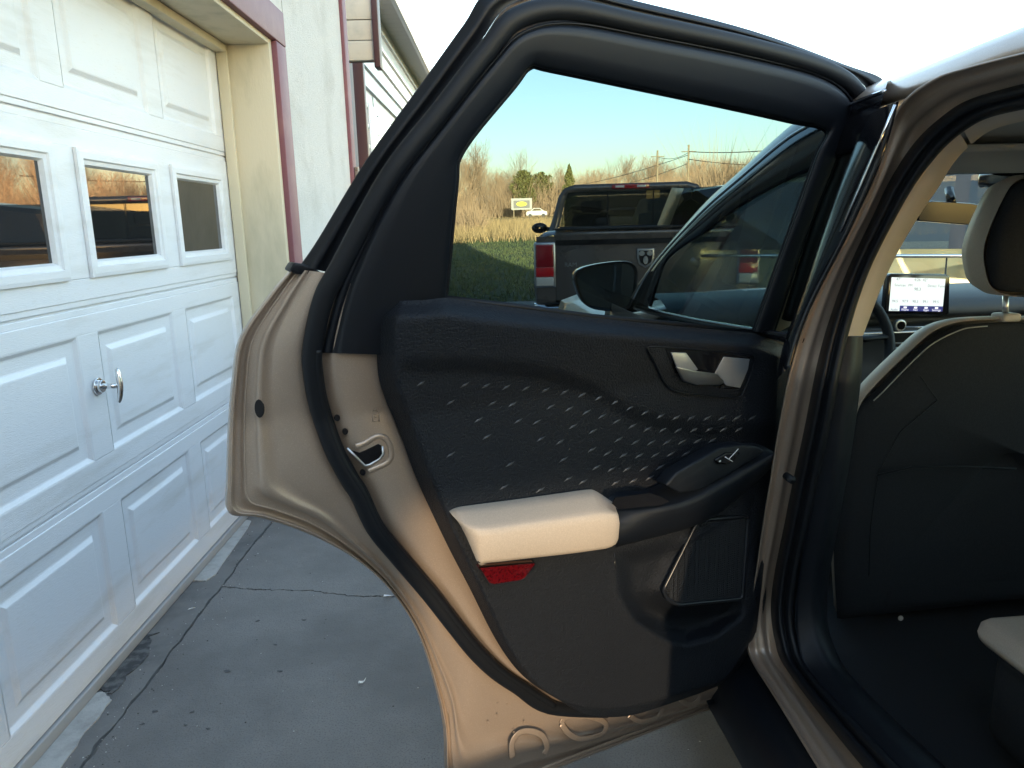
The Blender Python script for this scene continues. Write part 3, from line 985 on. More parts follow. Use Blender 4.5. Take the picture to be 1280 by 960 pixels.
# floor, right-hand side and tail
box('floor', (.74, -.9, .34), (2.38, 2.9, .365), M['carpet'], car)
loft('sill_trim', [[Vector((XS + a, y, z)) for a, z in ((.03, .462), (.07, .472), (.12, .455), (.15, .36))] for y in (-.3, .4, .95, 1.5, 2.4)], M['black'], car)
loft('right_side', [[Vector((3.1 - .62 + a, y, z)) for a, z in ((0.02, .30), (.06, .5), (.07, .8), (.04, 1.0), (0, 1.08))] for y in (-1.1, -.2, .6, 1.4, 2.5)], M['paint'], car, thick=.06)
for y0, y1, y0t, y1t in ((1.22, 1.36, 1.15, 1.26), (.1, .25, .2, .34), (-1.0, -.55, -.85, -.35)):
    slab('right_pillar', [(2.48, y0, 1.07), (2.48, y1, 1.07), (2.37, y1t, RZ - .02), (2.37, y0t, RZ - .02)], (-.05, 0, 0), M['beigetrim'], car)
slab('right_front_pillar', [(2.48, 2.45, 1.07), (2.48, 2.60, 1.07), (2.36, 1.80, RZ - .02), (2.36, 1.70, RZ - .02)], (-.06, 0, 0), M['beigetrim'], car)
slab('right_cant_rail', [(2.33, -1.0, RZ - .05), (2.33, 1.75, RZ - .08), (2.42, 1.75, RZ - .04), (2.42, -1.0, RZ - .01)], (0, 0, .05), M['beigetrim'], car)
mesh('right_glass', [(2.47, -1, 1.07), (2.47, 2.45, 1.07), (2.37, 1.75, RZ - .02), (2.37, -1, RZ - .02)], [(0, 1, 2, 3)], M['clear'], car)
# left rear quarter, behind the opening
qs = [(.545, .30), (.535, .6), (.545, .9), (.58, 1.06)]
loft('rear_quarter', [[Vector((a, y, max(z, zmin))) for a, z in qs] for y, zmin in ((-1.15, .45), (-.9, .45), (-.62, .46), (-.45, .75), (-.15, .80), (.08, .74), (.2, .5), (.24, .38))], M['paint'], car, thick=.003)
slab('rear_roof_pillar', [(.59, -1.1, 1.05), (.59, .02, 1.05), (.73, .38, RZ - .02), (.73, -.9, RZ - .02)], (.05, 0, 0), M['paint'], car)
box('tailgate', (.62, -1.15, .4), (2.45, -1.08, 1.06), M['paint'], car)

# front left door, closed, and its window
fdp = [(1.285, .40), (2.47, .42), (2.52, .62), (2.50, 1.03), (2.40, 1.05), (1.29, 1.07)]
def bulge(z):
    return XS - .075 - .018 * math.sin(max(0, min(1, (z - .4) / .7)) * math.pi)
fr = []
for t in range(9):
    z = .42 + .64 * t / 8
    fr.append([Vector((bulge(z), 1.37 + (2.50 - 1.37) * k / 10, z + .0)) for k in range(11)])
fd = loft('front_door', fr, M['paint'], car, thick=.004)
A0 = [(1110, 100), (1060, 121), (999, 153), (971, 174), (922, 218), (883, 253), (844, 296), (815, 331), (798, 356), (788, 372)]
A1 = [(1085, 186), (1045, 198), (1014, 213), (978, 229), (929, 257), (886, 289), (851, 311), (834, 327), (826, 346), (814, 384)]
def rowA(t, o):
    return [S(p.x, p.y, o) for p in cat(lerp2(A0, A1, t), 6)]
loft('front_roof_pillar', [rowA(t, o) for t, o in ((-.04, .03), (0, -.02), (.06, -.034), (.12, -.038))], M['paint'], car)
loft('front_window_frame', [rowA(t, o) for t, o in ((.13, -.034), (.2, -.04), (.55, -.046), (.9, -.044), (1.0, -.036), (1.02, -.02))], M['gloss'], fd)
tube('drip_moulding', rowA(.16, -.05), .0035, M['chrome'], fd, 6)
ap = [(1028, 208), (1085, 186), (1120, 175), (1090, 260), (1052, 420), (939, 414), (870, 404), (812, 390)]
gl = [S(p[0], p[1], -.032) for p in [(814, 384), (826, 346), (834, 327), (851, 311), (886, 289), (929, 257), (978, 229), (1014, 213), (1045, 198), (1085, 186), (1062, 250), (1020, 380), (1008, 421), (939, 414), (870, 404)]]
mesh('front_window_glass', gl, [tuple(range(len(gl)))], M['clear'], fd, False)
tube('front_belt_moulding', [S(x, y, -.05) for x, y in ((795, 384), (812, 389), (870, 402), (939, 414), (1000, 424))], .008, M['gloss'], fd, 8)
# black B-pillar applique between the two doors with a chrome line
PB0 = [(1098, 136), (1072, 196), (1036, 290), (1004, 375), (985, 425), (975, 470)]
PB1 = [(1124, 126), (1104, 196), (1063, 288), (1022, 368), (1003, 412), (990, 455)]
loft('pillar_applique', [[S(p.x, p.y, o) for p in cat(lerp2(PB0, PB1, t), 6)] for t, o in ((-.3, -.07), (.1, -.085), (.7, -.085), (.95, -.08), (1.0, -.065))], M['gloss'], fd)
tube('pillar_chrome_line', [S(x, y, -.088) for x, y in ((1119, 131), (1098, 180), (1078, 226), (1050, 290))], .0022, M['chrome'], fd, 6)
# door mirror
MO = [(718, 350), (720, 341), (730, 334), (752, 329), (776, 326.5), (789, 328), (796, 335), (797, 346), (795, 364), (790, 380), (782, 388), (764, 389.5), (742, 386.5), (730, 379), (723, 366)]
def rnd(poly, n=3):
    q = [Vector(p) for p in poly]
    c = cat(q + [q[0]], n)
    return c[:-1]
def insetp(poly, k):
    cx = sum(p[0] for p in poly) / len(poly); cy = sum(p[1] for p in poly) / len(poly)
    return [(cx + (p[0] - cx) * k, cy + (p[1] - cy) * k) for p in poly]
YM = 2.40
mo = rnd(MO)
rowm = []
for k, dy in ((.90, .012), (.93, 0), (.985, -.006), (1.0, .006), (1.0, .03), (.97, .07), (.88, .11), (.6, .145), (.1, .155)):
    c = on_y(758, 358, YM)
    rowm.append([c + (on_y(p.x, p.y, YM) - c) * k + Vector((0, dy, 0)) for p in mo])
mir = loft('door_mirror', rowm, M['gloss'], car, closed=True)
mg = [c + (on_y(p.x, p.y, YM) - c) * .905 + Vector((0, .008, 0)) for p in mo]
mesh('mirror_glass', mg, [tuple(range(len(mg)))], mat('mirror_glass', (.16, .19, .18), .05, .75), mir, False)
tube('mirror_arm', [on_y(792, 372, YM + .03), on_y(806, 378, YM + .03), Vector((XS - .04, YM + .05, on_y(812, 380, YM).z))], [.03, .028, .035], M['black'], mir, 10)

# dashboard: profile swept across the car
DP = [(2.46, .50), (2.44, .66), (2.45, .80), (2.455, .905), (2.435, .915), (2.432, .938), (2.45, .943), (2.50, .945), (2.50, .972), (2.445, .975), (2.44, .985), (2.445, 1.008), (2.47, 1.03), (2.54, 1.05), (2.70, 1.06), (2.84, 1.04)]
loft('dashboard', [[Vector((x, y - .05 * ((x - 1.55) / .8) ** 2 * 0, z)) for y, z in DP] for x in (.74, 1.0, 1.4, 1.8, 2.2, 2.38)], mat('dash_soft_black', (.035, .038, .042), .55, bump=[(600, .0004)]), car)
tube('dash_trim_strip', [(.78, 2.428, .927), (1.55, 2.426, .927), (2.36, 2.428, .927)], .009, M['satin'], car, 8, flat=.5)
SC = [(1110, 345), (1114, 342), (1184, 343), (1187.5, 347), (1186.5, 391), (1184, 393.5), (1108, 392), (1106, 389)]
YS = 2.36
scr = slab('touch_screen', [on_y(x, y, YS) for x, y in SC], (0, .025, 0), M['gloss'], car, .003)
UI = [(1114.5, 346.5), (1182, 348.5), (1178, 389.5), (1111, 388.5)]
def ui(u, v, off=.002):
    a = Vector(UI[0]).lerp(Vector(UI[1]), u); b = Vector(UI[3]).lerp(Vector(UI[2]), u)
    p = a.lerp(b, v)
    return on_y(p.x, p.y, YS - off)
def uiq(nm, u0, v0, u1, v1, m, par, off=.002):
    return mesh(nm, [ui(u0, v0, off), ui(u1, v0, off), ui(u1, v1, off), ui(u0, v1, off)], [(0, 1, 2, 3)], m, par, False)
lit = mat('screen_white', (.1, .1, .1), .3, emit=((.82, .93, .90), .135))
navy = mat('screen_navy', (.01, .01, .05), .3, emit=((.03, .04, .22), .10))
uiw = mat('screen_ink', (.02, .02, .02), .4, emit=((.25, .28, .30), .06))
uil = mat('screen_icon_white', (.1, .1, .1), .3, emit=((.9, .9, 1), .16))
uiq('screen_page', 0, 0, 1, .84, lit, scr)
uiq('menu_bar', .2, .84, 1, 1, navy, scr)
uiq('menu_tab', 0, .84, .198, 1, lit, scr)
def text(s, u, v, size, m, par, off=.0035):
    cu = bpy.data.curves.new('text', 'FONT'); cu.body = s; cu.size = size; cu.align_x = 'CENTER'; cu.align_y = 'CENTER'
    o = bpy.data.objects.new('tmp', cu); COL.objects.link(o)
    me = bpy.data.meshes.new_from_object(o.evaluated_get(bpy.context.evaluated_depsgraph_get()))
    bpy.data.objects.remove(o)
    X = (ui(1, v) - ui(0, v)).normalized(); Z = (ui(u, 0) - ui(u, 1)).normalized()
    c = ui(u, v, off)
    me.transform(Matrix(((X.x, Z.x, 0, c.x), (X.y, Z.y, -1, c.y), (X.z, Z.z, 0, c.z), (0, 0, 0, 1))))
    return link('lettering', me, m, par, False)
bpy.context.view_layer.update()
text('47°', .14, .055, .013, uiw, scr); text('4:26  42°', .55, .06, .013, uiw, scr)
text('Sources', .17, .23, .012, uiw, scr); text('FM', .36, .23, .012, uiw, scr); text('Direct Tune', .84, .23, .012, uiw, scr)
text('98.3', .5, .34, .014, uiw, scr)
for k, s in enumerate(('94.5', '97.9', '98.3', '99.1', '99.5')):
    text(s, .1 + .19 * k, .71, .012, uiw, scr)
for k, s in enumerate(('Phone', 'Nav', 'Apps', 'Settings')):
    text(s, .3 + .195 * k, .96, .010, uil, scr)
    uiq('menu_icon', .27 + .195 * k, .865, .33 + .195 * k, .92, uil, scr, .0035)
text('Audio', .1, .96, .010, navy, scr)
kb = disc_geo(on_y(1122, 406, 2.43), (0, -1, 0), .020, .020, 20, .02)
mesh('volume_knob', *kb, M['satin'], car, False, bevel=.003)
v, f = disc_geo(on_y(1122, 406, 2.43) - Vector((0, .0205, 0)), (0, -1, 0), .014, .014, 18, .002)
mesh('knob_face', v, f, M['gloss'], bpy.data.objects['volume_knob'], False)
mesh('tune_knob', *disc_geo(on_y(1186, 406, 2.43), (0, -1, 0), .020, .020, 20, .02), M['satin'], car, False, bevel=.003)
for y in (409, 429, 435):
    a = on_y(1126 if y == 409 else 1118, y, 2.44); b = on_y(1178 if y == 409 else 1140, y, 2.44)
    tube('vent_line', [a, b], .0035, M['satin'], car, 6)
# steering wheel
wc_ = on_y(1036, 424, 2.14)
tl = Matrix.Rotation(rad(-24), 3, 'X')
pts = [wc_ + tl @ Vector((math.cos(a) * .188, 0, math.sin(a) * .185)) for a in [2 * math.pi * k / 40 for k in range(40)]]
sw = tube('steering_wheel', pts, .0155, M['black'], car, 10, closed=True)
for a in (0, math.pi, -math.pi / 2):
    tube('spoke', [wc_ + tl @ Vector((math.cos(a) * .18, 0, math.sin(a) * .18)), wc_ + tl @ Vector((math.cos(a) * .05, .02, math.sin(a) * .05))], [.014, .024], M['black'], sw, 8, flat=.6)
v, f = disc_geo(wc_ + Vector((0, .03, 0)), tl @ Vector((0, -1, 0)), .075, .065, 20, .04)
mesh('airbag_cover', v, f, M['black'], sw, False, bevel=.01)
# interior mirror
RM = [(1147, 262), (1150, 253), (1165, 251), (1215, 254), (1236, 258), (1232, 272), (1226, 281), (1210, 281), (1160, 277), (1146, 276)]
rm = slab('interior_mirror', [on_y(x, y, 1.98) for x, y in RM], (0, .03, 0), M['gloss'], car, .006)
q = insetp(RM, .93)
mesh('mirror_face', [on_y(x, y, 1.977) for x, y in q], [tuple(range(len(q)))], mat('dim_mirror', (.035, .036, .038), .12, spec=.25), rm, False)
tube('mirror_stem', [on_y(1190, 256, 1.99), on_y(1186, 236, 2.02)], .012, M['gloss'], rm, 8)

# driver seat: backrest, piping edge, headrest
YB = 1.50
XC = on_y(1290, 397, YB).x
SB = [(1290, 397), (1250, 397), (1215, 398.5), (1196, 401), (1177, 407), (1160, 417), (1134, 440), (1095, 478), (1076, 503), (1067, 540), (1062, 600), (1061, 660), (1064, 720), (1072, 790)]
def mirrored(P, Y, xc):
    L = [on_y(x, y, Y) for x, y in P]
    Rr = [Vector((2 * xc - p.x, p.y, p.z)) for p in L[::-1]]
    return L, Rr
L, Rr = mirrored(SB, YB, XC)
cont = cat(L, 4) + cat(Rr, 4)[1:]
cen = Vector((XC, YB, .80))
def ringk(k, dy, kz=None):
    kz = kz or k
    return [Vector((cen.x + (p.x - cen.x) * k, p.y + dy + max(0, (.95 - p.z)) * .12, cen.z + (p.z - cen.z) * kz)) for p in cont]
sb = loft('front_seat', [ringk(.985, .004), ringk(1.0, .012), ringk(1.0, .03), ringk(.985, .05), ringk(.93, .07), ringk(.6, .07)], M['beige'], car, closed=True)
BP = [(1290, 404), (1250, 404), (1215, 406), (1196, 410), (1165, 425), (1140, 446), (1100, 487), (1079, 511), (1067, 545), (1059, 600), (1057, 660), (1060, 720), (1069, 795)]
L, Rr = mirrored(BP, YB, XC)
cont = cat(L, 4) + cat(Rr, 4)[1:]
bp_rows = [ringk(1.0, .012), ringk(.985, -.002), ringk(.93, -.012), ringk(.75, -.02), ringk(.5, -.024), ringk(.2, -.024), ringk(.01, -.024)]
loft('back_panel', bp_rows, M['dark'], sb, closed=True)
stitch = [p + Vector((0, -.003, 0)) for p in ringk(.985, -.003)[6:27]]
for i in range(0, len(stitch) - 1):
    a, b = stitch[i], stitch[i + 1]
    n = max(1, int((b - a).length / .012))
    for j in range(n):
        pass
tube('seam_piping', stitch, .0014, M['liner'], sb, 6)
tube('pocket_seam', [on_y(x, y, YB - .022) for x, y in ((1150, 470), (1172, 500), (1125, 540), (1098, 590), (1088, 660), (1086, 720))], .0012, M['black'], sb, 5)
tube('map_pocket_edge', [on_y(x, y, YB - .024) for x, y in ((1096, 594), (1140, 584), (1200, 583), (1270, 586))], .0025, M['black'], sb, 5)
box('seat_base', (XC - .26, YB + .05, .40), (XC + .26, YB + .5, .58), M['dark'], sb, None, .03)
YH = 1.47
HX_ = on_y(1292, 300, YH).x
HB = [(1292, 217), (1284, 219), (1266, 228), (1251, 253), (1237, 284), (1229, 312), (1230, 334), (1236, 356), (1248, 367), (1265, 371), (1292, 372)]
L, Rr = mirrored(HB, YH, HX_)
cont = cat(L, 4) + cat(Rr, 4)[1:]
cen = Vector((HX_, YH, on_y(1292, 300, YH).z))
hr = loft('headrest', [[Vector((cen.x + (p.x - cen.x) * k, p.y + dy, cen.z + (p.z - cen.z) * k)) for p in cont] for k, dy in ((.97, .003), (1.0, .012), (1.0, .045), (.93, .075), (.6, .09), (.1, .09))], M['beige'], car, closed=True)
HD = [(1292, 224), (1281, 227), (1264, 240), (1248, 278), (1239, 314), (1241, 340), (1248, 359), (1265, 364), (1292, 365)]
L, Rr = mirrored(HD, YH, HX_)
cont = cat(L, 4) + cat(Rr, 4)[1:]
loft('headrest_back', [[Vector((cen.x + (p.x - cen.x) * k, p.y + dy, cen.z + (p.z - cen.z) * k)) for p in cont] for k, dy in ((1.02, .012), (1.0, -.004), (.9, -.016), (.6, -.026), (.02, -.028))], M['dark'], hr, closed=True)
for x in (1257, 1325):
    a = on_y(x, 368, YH + .05); b = on_y(x, 398, YH + .05)
    tube('headrest_post', [a, b], .006, M['satin'], hr, 8)
    box('post_collar', (b.x - .022, b.y - .02, b.z - .006), (b.x + .022, b.y + .02, b.z + .012), M['beigetrim'], hr, None, .006)
# loose items low in the footwell
v, f = disc_geo(on_y(1125, 772, 1.46), (0, -1, 0), .006, .006, 12, .005)
mesh('seat_button', v, f, M['beigetrim'], car, False, bevel=.002)
# rear bench corner
cb = on_z(1226, 790, .60)
bench = box('rear_seat', (cb.x + .012, .30, .40), (2.25, cb.y - .01, .585), M['dark'], car, None, .03)
box('seat_cushion', (cb.x - .005, .30, .572), (2.25, cb.y + .02, .625), M['beige'], bench, None, .028)
tube('cushion_piping', [(cb.x + .035, .3, .627), (cb.x + .035, cb.y - .06, .627), (cb.x + .07, cb.y - .02, .627), (cb.x + .9, cb.y - .02, .627)], .002, M['beigetrim'], bench, 5)
slab('rear_backrest', [(.95, .33, .5), (2.25, .33, .5), (2.25, .05, 1.1), (.95, .05, 1.1)], (0, -.14, -.05), M['beige'], car, .03)
# ------------------------------------------------------------------ the open rear door
TH = rad(68)
HN = Vector((.643, 1.378, 0))
DU = Vector((-math.sin(TH), -math.cos(TH), 0))
DN = Vector((math.cos(TH), -math.sin(TH), 0))
def D(x, y, o=0.0):
    z = 1.0
    for _ in range(7):
        n = o + max(0.0, .22 * (z - 1.06))
        p = at_plane(x, y, HN + DN * n, DN)
        z = p.z
    return p
def rowD(P, o, n=6):
    return [D(p.x, p.y, o) for p in cat([(a, b) for a, b in P], n)]
C0 = [(366, 336), (339, 367), (301, 422), (291, 475), (286, 537), (284, 600), (286, 641), (324, 647), (382, 666), (441, 697), (487, 737), (524, 793), (547, 864), (557, 914), (568, 1012), (640, 983), (720, 952), (810, 917), (906, 880)]
CS = [(407, 341), (392, 381), (379, 425), (378, 456), (384, 494), (395, 531), (407, 562), (425, 600), (437, 618), (457, 660), (487, 697), (520, 739), (553, 781), (578, 814), (603, 839), (632, 860), (674, 886), (740, 893), (900, 860)]
CI = [(430, 350), (412, 400), (403, 441), (404, 470), (411, 510), (424, 550), (437, 580), (452, 602), (462, 618), (482, 660), (516, 702), (553, 743), (582, 781), (610, 814), (637, 839), (665, 857), (700, 880), (760, 885), (900, 850)]
CC = [(474, 372), (474, 400), (474, 440), (478, 475), (485, 505), (492, 525), (500, 545), (512, 572), (522, 597), (543, 645), (560, 677), (590, 735), (619, 793), (635, 818), (655, 840), (680, 855), (720, 870), (760, 870), (890, 840)]
rows = []
for t, o in ((0, -.092), (0, -.070), (.015, -.062), (.06, -.060), (.075, -.066), (.10, -.068), (.17, -.066), (.19, -.056), (.22, -.054), (.31, -.055), (.345, -.044), (.39, -.038), (.44, -.038), (.49, -.043), (.58, -.038), (.85, -.026), (1.0, -.022)):
    rows.append(rowD(lerp2(C0, CS, t), o))
for t, o in ((.5, -.026), (1.0, -.02)):
    rows.append(rowD(lerp2(CS, CI, t), o))
for t, o in ((.05, -.014), (.22, -.004), (.34, 0.0), (.8, 0.0), (1.0, -.004)):
    rows.append(rowD(lerp2(CI, CC, t), o))
rd = loft('rear_door', rows, M['paint'], car)
for t_, o_ in ((.05, -.0595), (.205, -.0545)):
    tube('hem_fold', rowD(lerp2(C0, CS, t_)[:14], o_), .0014, M['paint'], rd, 6)
# outer skin of the lower door
sk = cat(C0, 6)
skin = [D(p.x, p.y, -.088) for p in sk] + [D(x, y, -.088) for x, y in ((975, 560), (985, 430), (945, 416), (557, 374))]
slab('outer_skin', skin, -DN * .012, M['paint'], rd)
slab('hinge_face', [D(x, y, -.08) for x, y in ((902, 876), (915, 812), (950, 560), (962, 440))], DN * .045, M['paint'], rd)
# upper frame: outer trim, seal channel, inner trim
O = [(374, 333), (398, 298), (457, 201), (526, 105), (579, 31), (612, -12), (690, -22), (800, 2), (940, 38), (1055, 80), (1106, 102), (1094, 142), (1064, 212), (1030, 300), (990, 425)]
T = [(409, 340), (430, 300), (486, 204), (545, 128), (601, 53), (637, 8), (700, -4), (800, 18), (940, 49), (1042, 82), (1083, 112), (1085, 145), (1062, 205), (1030, 290), (992, 405)]
K = [(404, 441), (430, 350), (489, 237), (557, 150), (615, 77), (655, 38), (715, 27), (810, 43), (940, 69), (1030, 94), (1066, 125), (1063, 158), (1043, 210), (1013, 285), (968, 418)]
G = [(560, 446), (558, 362), (570, 235), (579, 188), (642, 109), (663, 84), (688, 87.5), (810, 113), (900, 132), (985, 151), (1032, 163), (1021, 193), (1000, 252), (972, 330), (942, 414)]
rows = [rowD(lerp2(O, T, t), o) for t, o in ((0, -.09), (0, -.056), (.06, -.050), (.30, -.046), (.36, -.041), (.62, -.038), (.66, -.044), (.97, -.040))]
of = loft('frame_outer_trim', rows, M['frame'], rd)
loft('frame_channel', [rowD(lerp2(T, K, t), o) for t, o in ((-.03, -.052), (.0, -.044), (.08, -.044), (.12, -.034), (.6, -.03), (1.0, -.024))], M['paint'], rd)
loft('frame_inner_trim', [rowD(lerp2(K, G, t), o) for t, o in ((-.02, -.02), (.0, -.006), (.045, -.002), (.06, -.006), (.075, -.006), (.10, .005), (.15, .009), (.3, .0095), (.6, .0095), (.93, .008), (.985, .004), (1.0, -.004), (1.0, -.03))], M['frame'], rd)
# window glass, 4 mm sheet just behind the trim
gp_ = cat([(552, 384)] + G[1:-1] + [(938, 424)], 5)
gpx = [(p.x, p.y) for p in gp_]
gv = [D(x, y, -.018) for x, y in gpx]
mesh('window_glass', gv, [tuple(range(len(gv)))], M['tint'], rd, False)
tube('glass_run', [D(x, y, -.010) for x, y in gpx], .004, M['rubber'], rd, 6)
tube('waist_seal', [D(x, y, -.006) for x, y in ((555, 373), (650, 384), (740, 396), (850, 406), (944, 416))], .0055, M['rubber'], rd, 6)
# main weatherstrip: fat tube all round
wl = [((a[0] + b[0]) / 2, (a[1] + b[1]) / 2) for a, b in zip(CS, CI)]
wu = [((a[0] + b[0]) / 2, (a[1] + b[1]) / 2) for a, b in zip(T, K)]
path = [(760, 888)] + wl[16:1:-1] + [(404, 375), (424, 336)] + wu[2:-1] + [(985, 400)]
pp = cat(path, 6)
tube('weatherstrip', [D(p.x, p.y, -.008) for p in pp], .0140, M['rubber'], rd, 12, nrm=DN, flat=.75)
lip = cat([(a * .72 + c * .28, b * .72 + d * .28) for (a, b), (c, d) in zip(CI, CS)][16:1:-1], 6)
tube('weatherstrip_lip', [D(p.x, p.y, -.004) for p in lip], .007, M['rubber'], rd, 8, nrm=DN)
# mirror-corner clip and belt end cap
cap = [(362, 338), (368, 328), (381, 330), (398, 338), (404, 342), (392, 344), (372, 343)]
slab('belt_end_cap', [D(x, y, -.042) for x, y in cap], -DN * .04, M['rubber'], rd, .003)

# door card: Coons patch in the traced outline with sculpted depth
def arclen(P, n):
    P = [Vector(p) for p in P]
    d = [0]
    for a, b in zip(P, P[1:]):
        d.append(d[-1] + (b - a).length)
    out = []
    for i in range(n + 1):
        s = d[-1] * i / n
        for k in range(len(P) - 1):
            if s <= d[k + 1] + 1e-9:
                t = (s - d[k]) / max(1e-9, d[k + 1] - d[k])
                out.append(P[k].lerp(P[k + 1], t)); break
    return out
top = [(478, 376), (500, 376), (530, 375), (556, 372), (600, 379), (740, 397), (850, 408), (942, 416), (986, 434)]
left = cat([(478, 376), (474, 395), (471, 425), (473, 469), (482, 500), (498, 537), (520, 597), (557, 677), (587, 735), (616, 793), (641, 831), (666, 855), (700, 876)], 5)
bot = cat([(700, 876), (727, 891), (759, 896.5), (790, 894), (821, 885), (868, 869), (899, 857)], 5)
right = cat([(986, 434), (986, 500), (981, 560), (972, 640), (962, 720), (951, 780), (940, 808), (921, 838), (899, 857)], 5)
NU, NV = 128, 128
T_, B_, L_, R_ = arclen(top, NU), arclen(bot, NU), arclen(left, NV), arclen(right, NV)
POCK = [(770, 692), (860, 668), (900, 648), (945, 620), (952, 640), (948, 690), (940, 745), (926, 772), (895, 795), (857, 806), (832, 800), (795, 776), (774, 742)]
SPK = [(829, 737), (870, 655), (879, 650), (935, 645), (928, 748), (848, 756), (835, 750)]
FOLD = [(470, 462), (560, 459), (640, 463), (700, 474), (750, 495), (790, 519), (830, 533), (880, 540), (990, 545)]
def card_n(x, y, s, t):
    dl = s * 500; dr = (1 - s) * 500 * .9; dtp = t * 480; db = (1 - t) * 300
    n = .050
    n = n * smooth(-4, 26, dl) + .0
    n *= .35 + .65 * smooth(0, 14, dr)
    n *= .25 + .75 * smooth(0, 10, db)
    n -= .038 * (1 - smooth(0, 20, dtp))                      # waist ledge
    f = y - interp(FOLD, x)
    n += .010 * (1 - smooth(-16, 10, f)) * smooth(10, 60, dl) - .0008 * math.exp(-((f - 6) / 18) ** 2)
    n += .012 * smooth(600, 690, y) * (1 - smooth(700, 800, x) * .3)
    g_ = sdist(POCK, x, y)
    sp = sdist(SPK, x, y)
    if g_ > -30:
        deep = .018 + .026 * smooth(735, 775, y)
        n -= deep * smooth(-6, 22, g_)
        n += .014 * smooth(-22, 4, sp) * smooth(-6, 10, g_)
    n += .004 * math.exp(-(g_ / 7) ** 2) * smooth(690, 760, y)
    return n
v = []
for j in range(NV + 1):
    t = j / NV
    for i in range(NU + 1):
        s = i / NU
        c = (T_[i] * (1 - t) + B_[i] * t + L_[j] * (1 - s) + R_[j] * s
             - (T_[0] * (1 - s) * (1 - t) + T_[-1] * s * (1 - t) + B_[0] * (1 - s) * t + B_[-1] * s * t))
        v.append(D(c.x, c.y, card_n(c.x, c.y, s, t)))
f = [(j * (NU + 1) + i, j * (NU + 1) + i + 1, (j + 1) * (NU + 1) + i + 1, (j + 1) * (NU + 1) + i) for j in range(NV) for i in range(NU)]
card = mesh('door_card', v, f, M['card'], rd)
# seam between upper and lower card at the hinge end
tube('card_seam', [D(x, y, .040) for x, y in ((950, 557), (965, 558.5), (978, 559.5))], .0015, M['gloss'], rd, 5)
tube('lower_card_seam', [D(x, y, o) for x, y, o in ((768, 690, .058), (769, 715, .058), (771, 742, .056), (779, 760, .056))], .0012, M['gloss'], rd, 5)

# woven accent marks pressed into the card
ROWS = [(157,283),(287,287),(350,290),(410,294),(468,298),(526,303),(582,309),(636,316),(686,325),(734,338),(778,355),(822,369),(867,380),(913,384),(959,385),(1005,386),(1049,385),(1093,385),(1138,385),
 (245,339),(369,342),(428,345),(542,352),(597,358),(648,368),(694,380),(738,395),(784,409),(829,418),(875,420),(921,421),(967,420),(1012,419),(1055,419),(1100,419),
 (328,391),(446,394),(501,397),(608,410),(666,425),(743,449),(793,457),(840,458),(886,457),(931,456),(976,454),(1020,452),
 (353,441),(513,447),(570,456),(664,479),(710,490),(757,496),(804,497),(851,495),(897,493),(942,491),
 (245,494),(421,522),(580,508),(677,532),(722,537),(768,537),(819,534),(866,531),
 (403,590),(511,598),(594,565),(638,574),(735,577),(787,571),(835,563)]
mkm = mat('accent_mark_sheen', (0.088, 0.091, 0.096), 0.34, .2)
def card_at(x, y):
    s = smooth(0, 1, 0)
    dl = x - interp([(376, 478), (425, 471), (469, 473), (500, 482), (537, 498), (597, 520), (677, 557)], y)
    return card_n(x, y, max(.0, dl / 500), .5)
# interp keyed by y for the left edge
for X, Y in ROWS:
    x, y = 460 + X / 2.37, 360 + Y / 2.37
    n0 = card_at(x, y) + .0010
    a = rad(-27)
    L2, Wd = 7.0, 1.6
    ca, sa = math.cos(a), math.sin(a)
    def q(u, w, o):
        return D(x + u * ca - w * sa, y + u * sa + w * ca, n0 + o)
    vv = [q(-L2, .6, 0), q(-1.5, -Wd * .9, .0003), q(L2, -.8, 0), q(1.5, Wd * .9, .0003), q(0, 0, .0016), q(-2.2, .5, .0012), q(2.2, -.5, .0012)]
    ff = [(0, 1, 5), (0, 5, 3), (5, 1, 4), (5, 4, 3), (4, 1, 6), (4, 6, 3), (6, 1, 2), (6, 2, 3)]
    mesh('accent_mark', vv, ff, mkm, rd, False, recalc=False)

# armrest: beige pad and black grip
def loftpx(name, specs, m, parent, n=6, cap=True):
    """specs: list of (px row, offsets) - both lists sampled at equal stations"""
    rows = []
    for P, Oo in specs:
        if not isinstance(Oo, (list, tuple)):
            Oo = [Oo] * len(P)
        cc = cat([(x, y, o * 1000) for (x, y), o in zip(P, Oo)], n)
        rows.append([D(p.x, p.y, p.z / 1000) for p in cc])
    o = loft(name, rows, m, parent)
    return o
PADT = [(561, 639), (572, 634), (600, 630), (650, 623.5), (700, 616.5), (733, 612), (744, 613.5), (762, 625), (768, 630)]
PADM = [(563, 641), (576, 642), (604, 641), (652, 635), (702, 628), (736, 623), (748, 624), (764, 632), (770, 636)]
PADF = [(566, 645), (583, 657), (606, 660), (654, 653.5), (704, 647), (740, 642), (755, 640.5), (768, 641.5), (773, 644)]
PADG = [(570, 649), (588, 669), (610, 671), (656, 665), (706, 659), (742, 654), (758, 652), (770, 652), (774.5, 654)]
PADB = [(578, 656), (594.5, 696), (610, 700), (658, 694.5), (708, 689), (744, 684.5), (759, 682), (768, 679), (773, 673)]
PADU = [(581, 658), (597, 703), (612, 704), (659, 699), (709, 693.5), (745, 688.5), (760, 686), (768, 682), (772, 676)]
PE = [.9, .97, 1, 1, 1, 1, .99, .95, .88]
def pad_o(base, v):
    return [base + (v - base) * (e if i > 1 else (.3, .8)[i]) for i, e in enumerate(PE)]
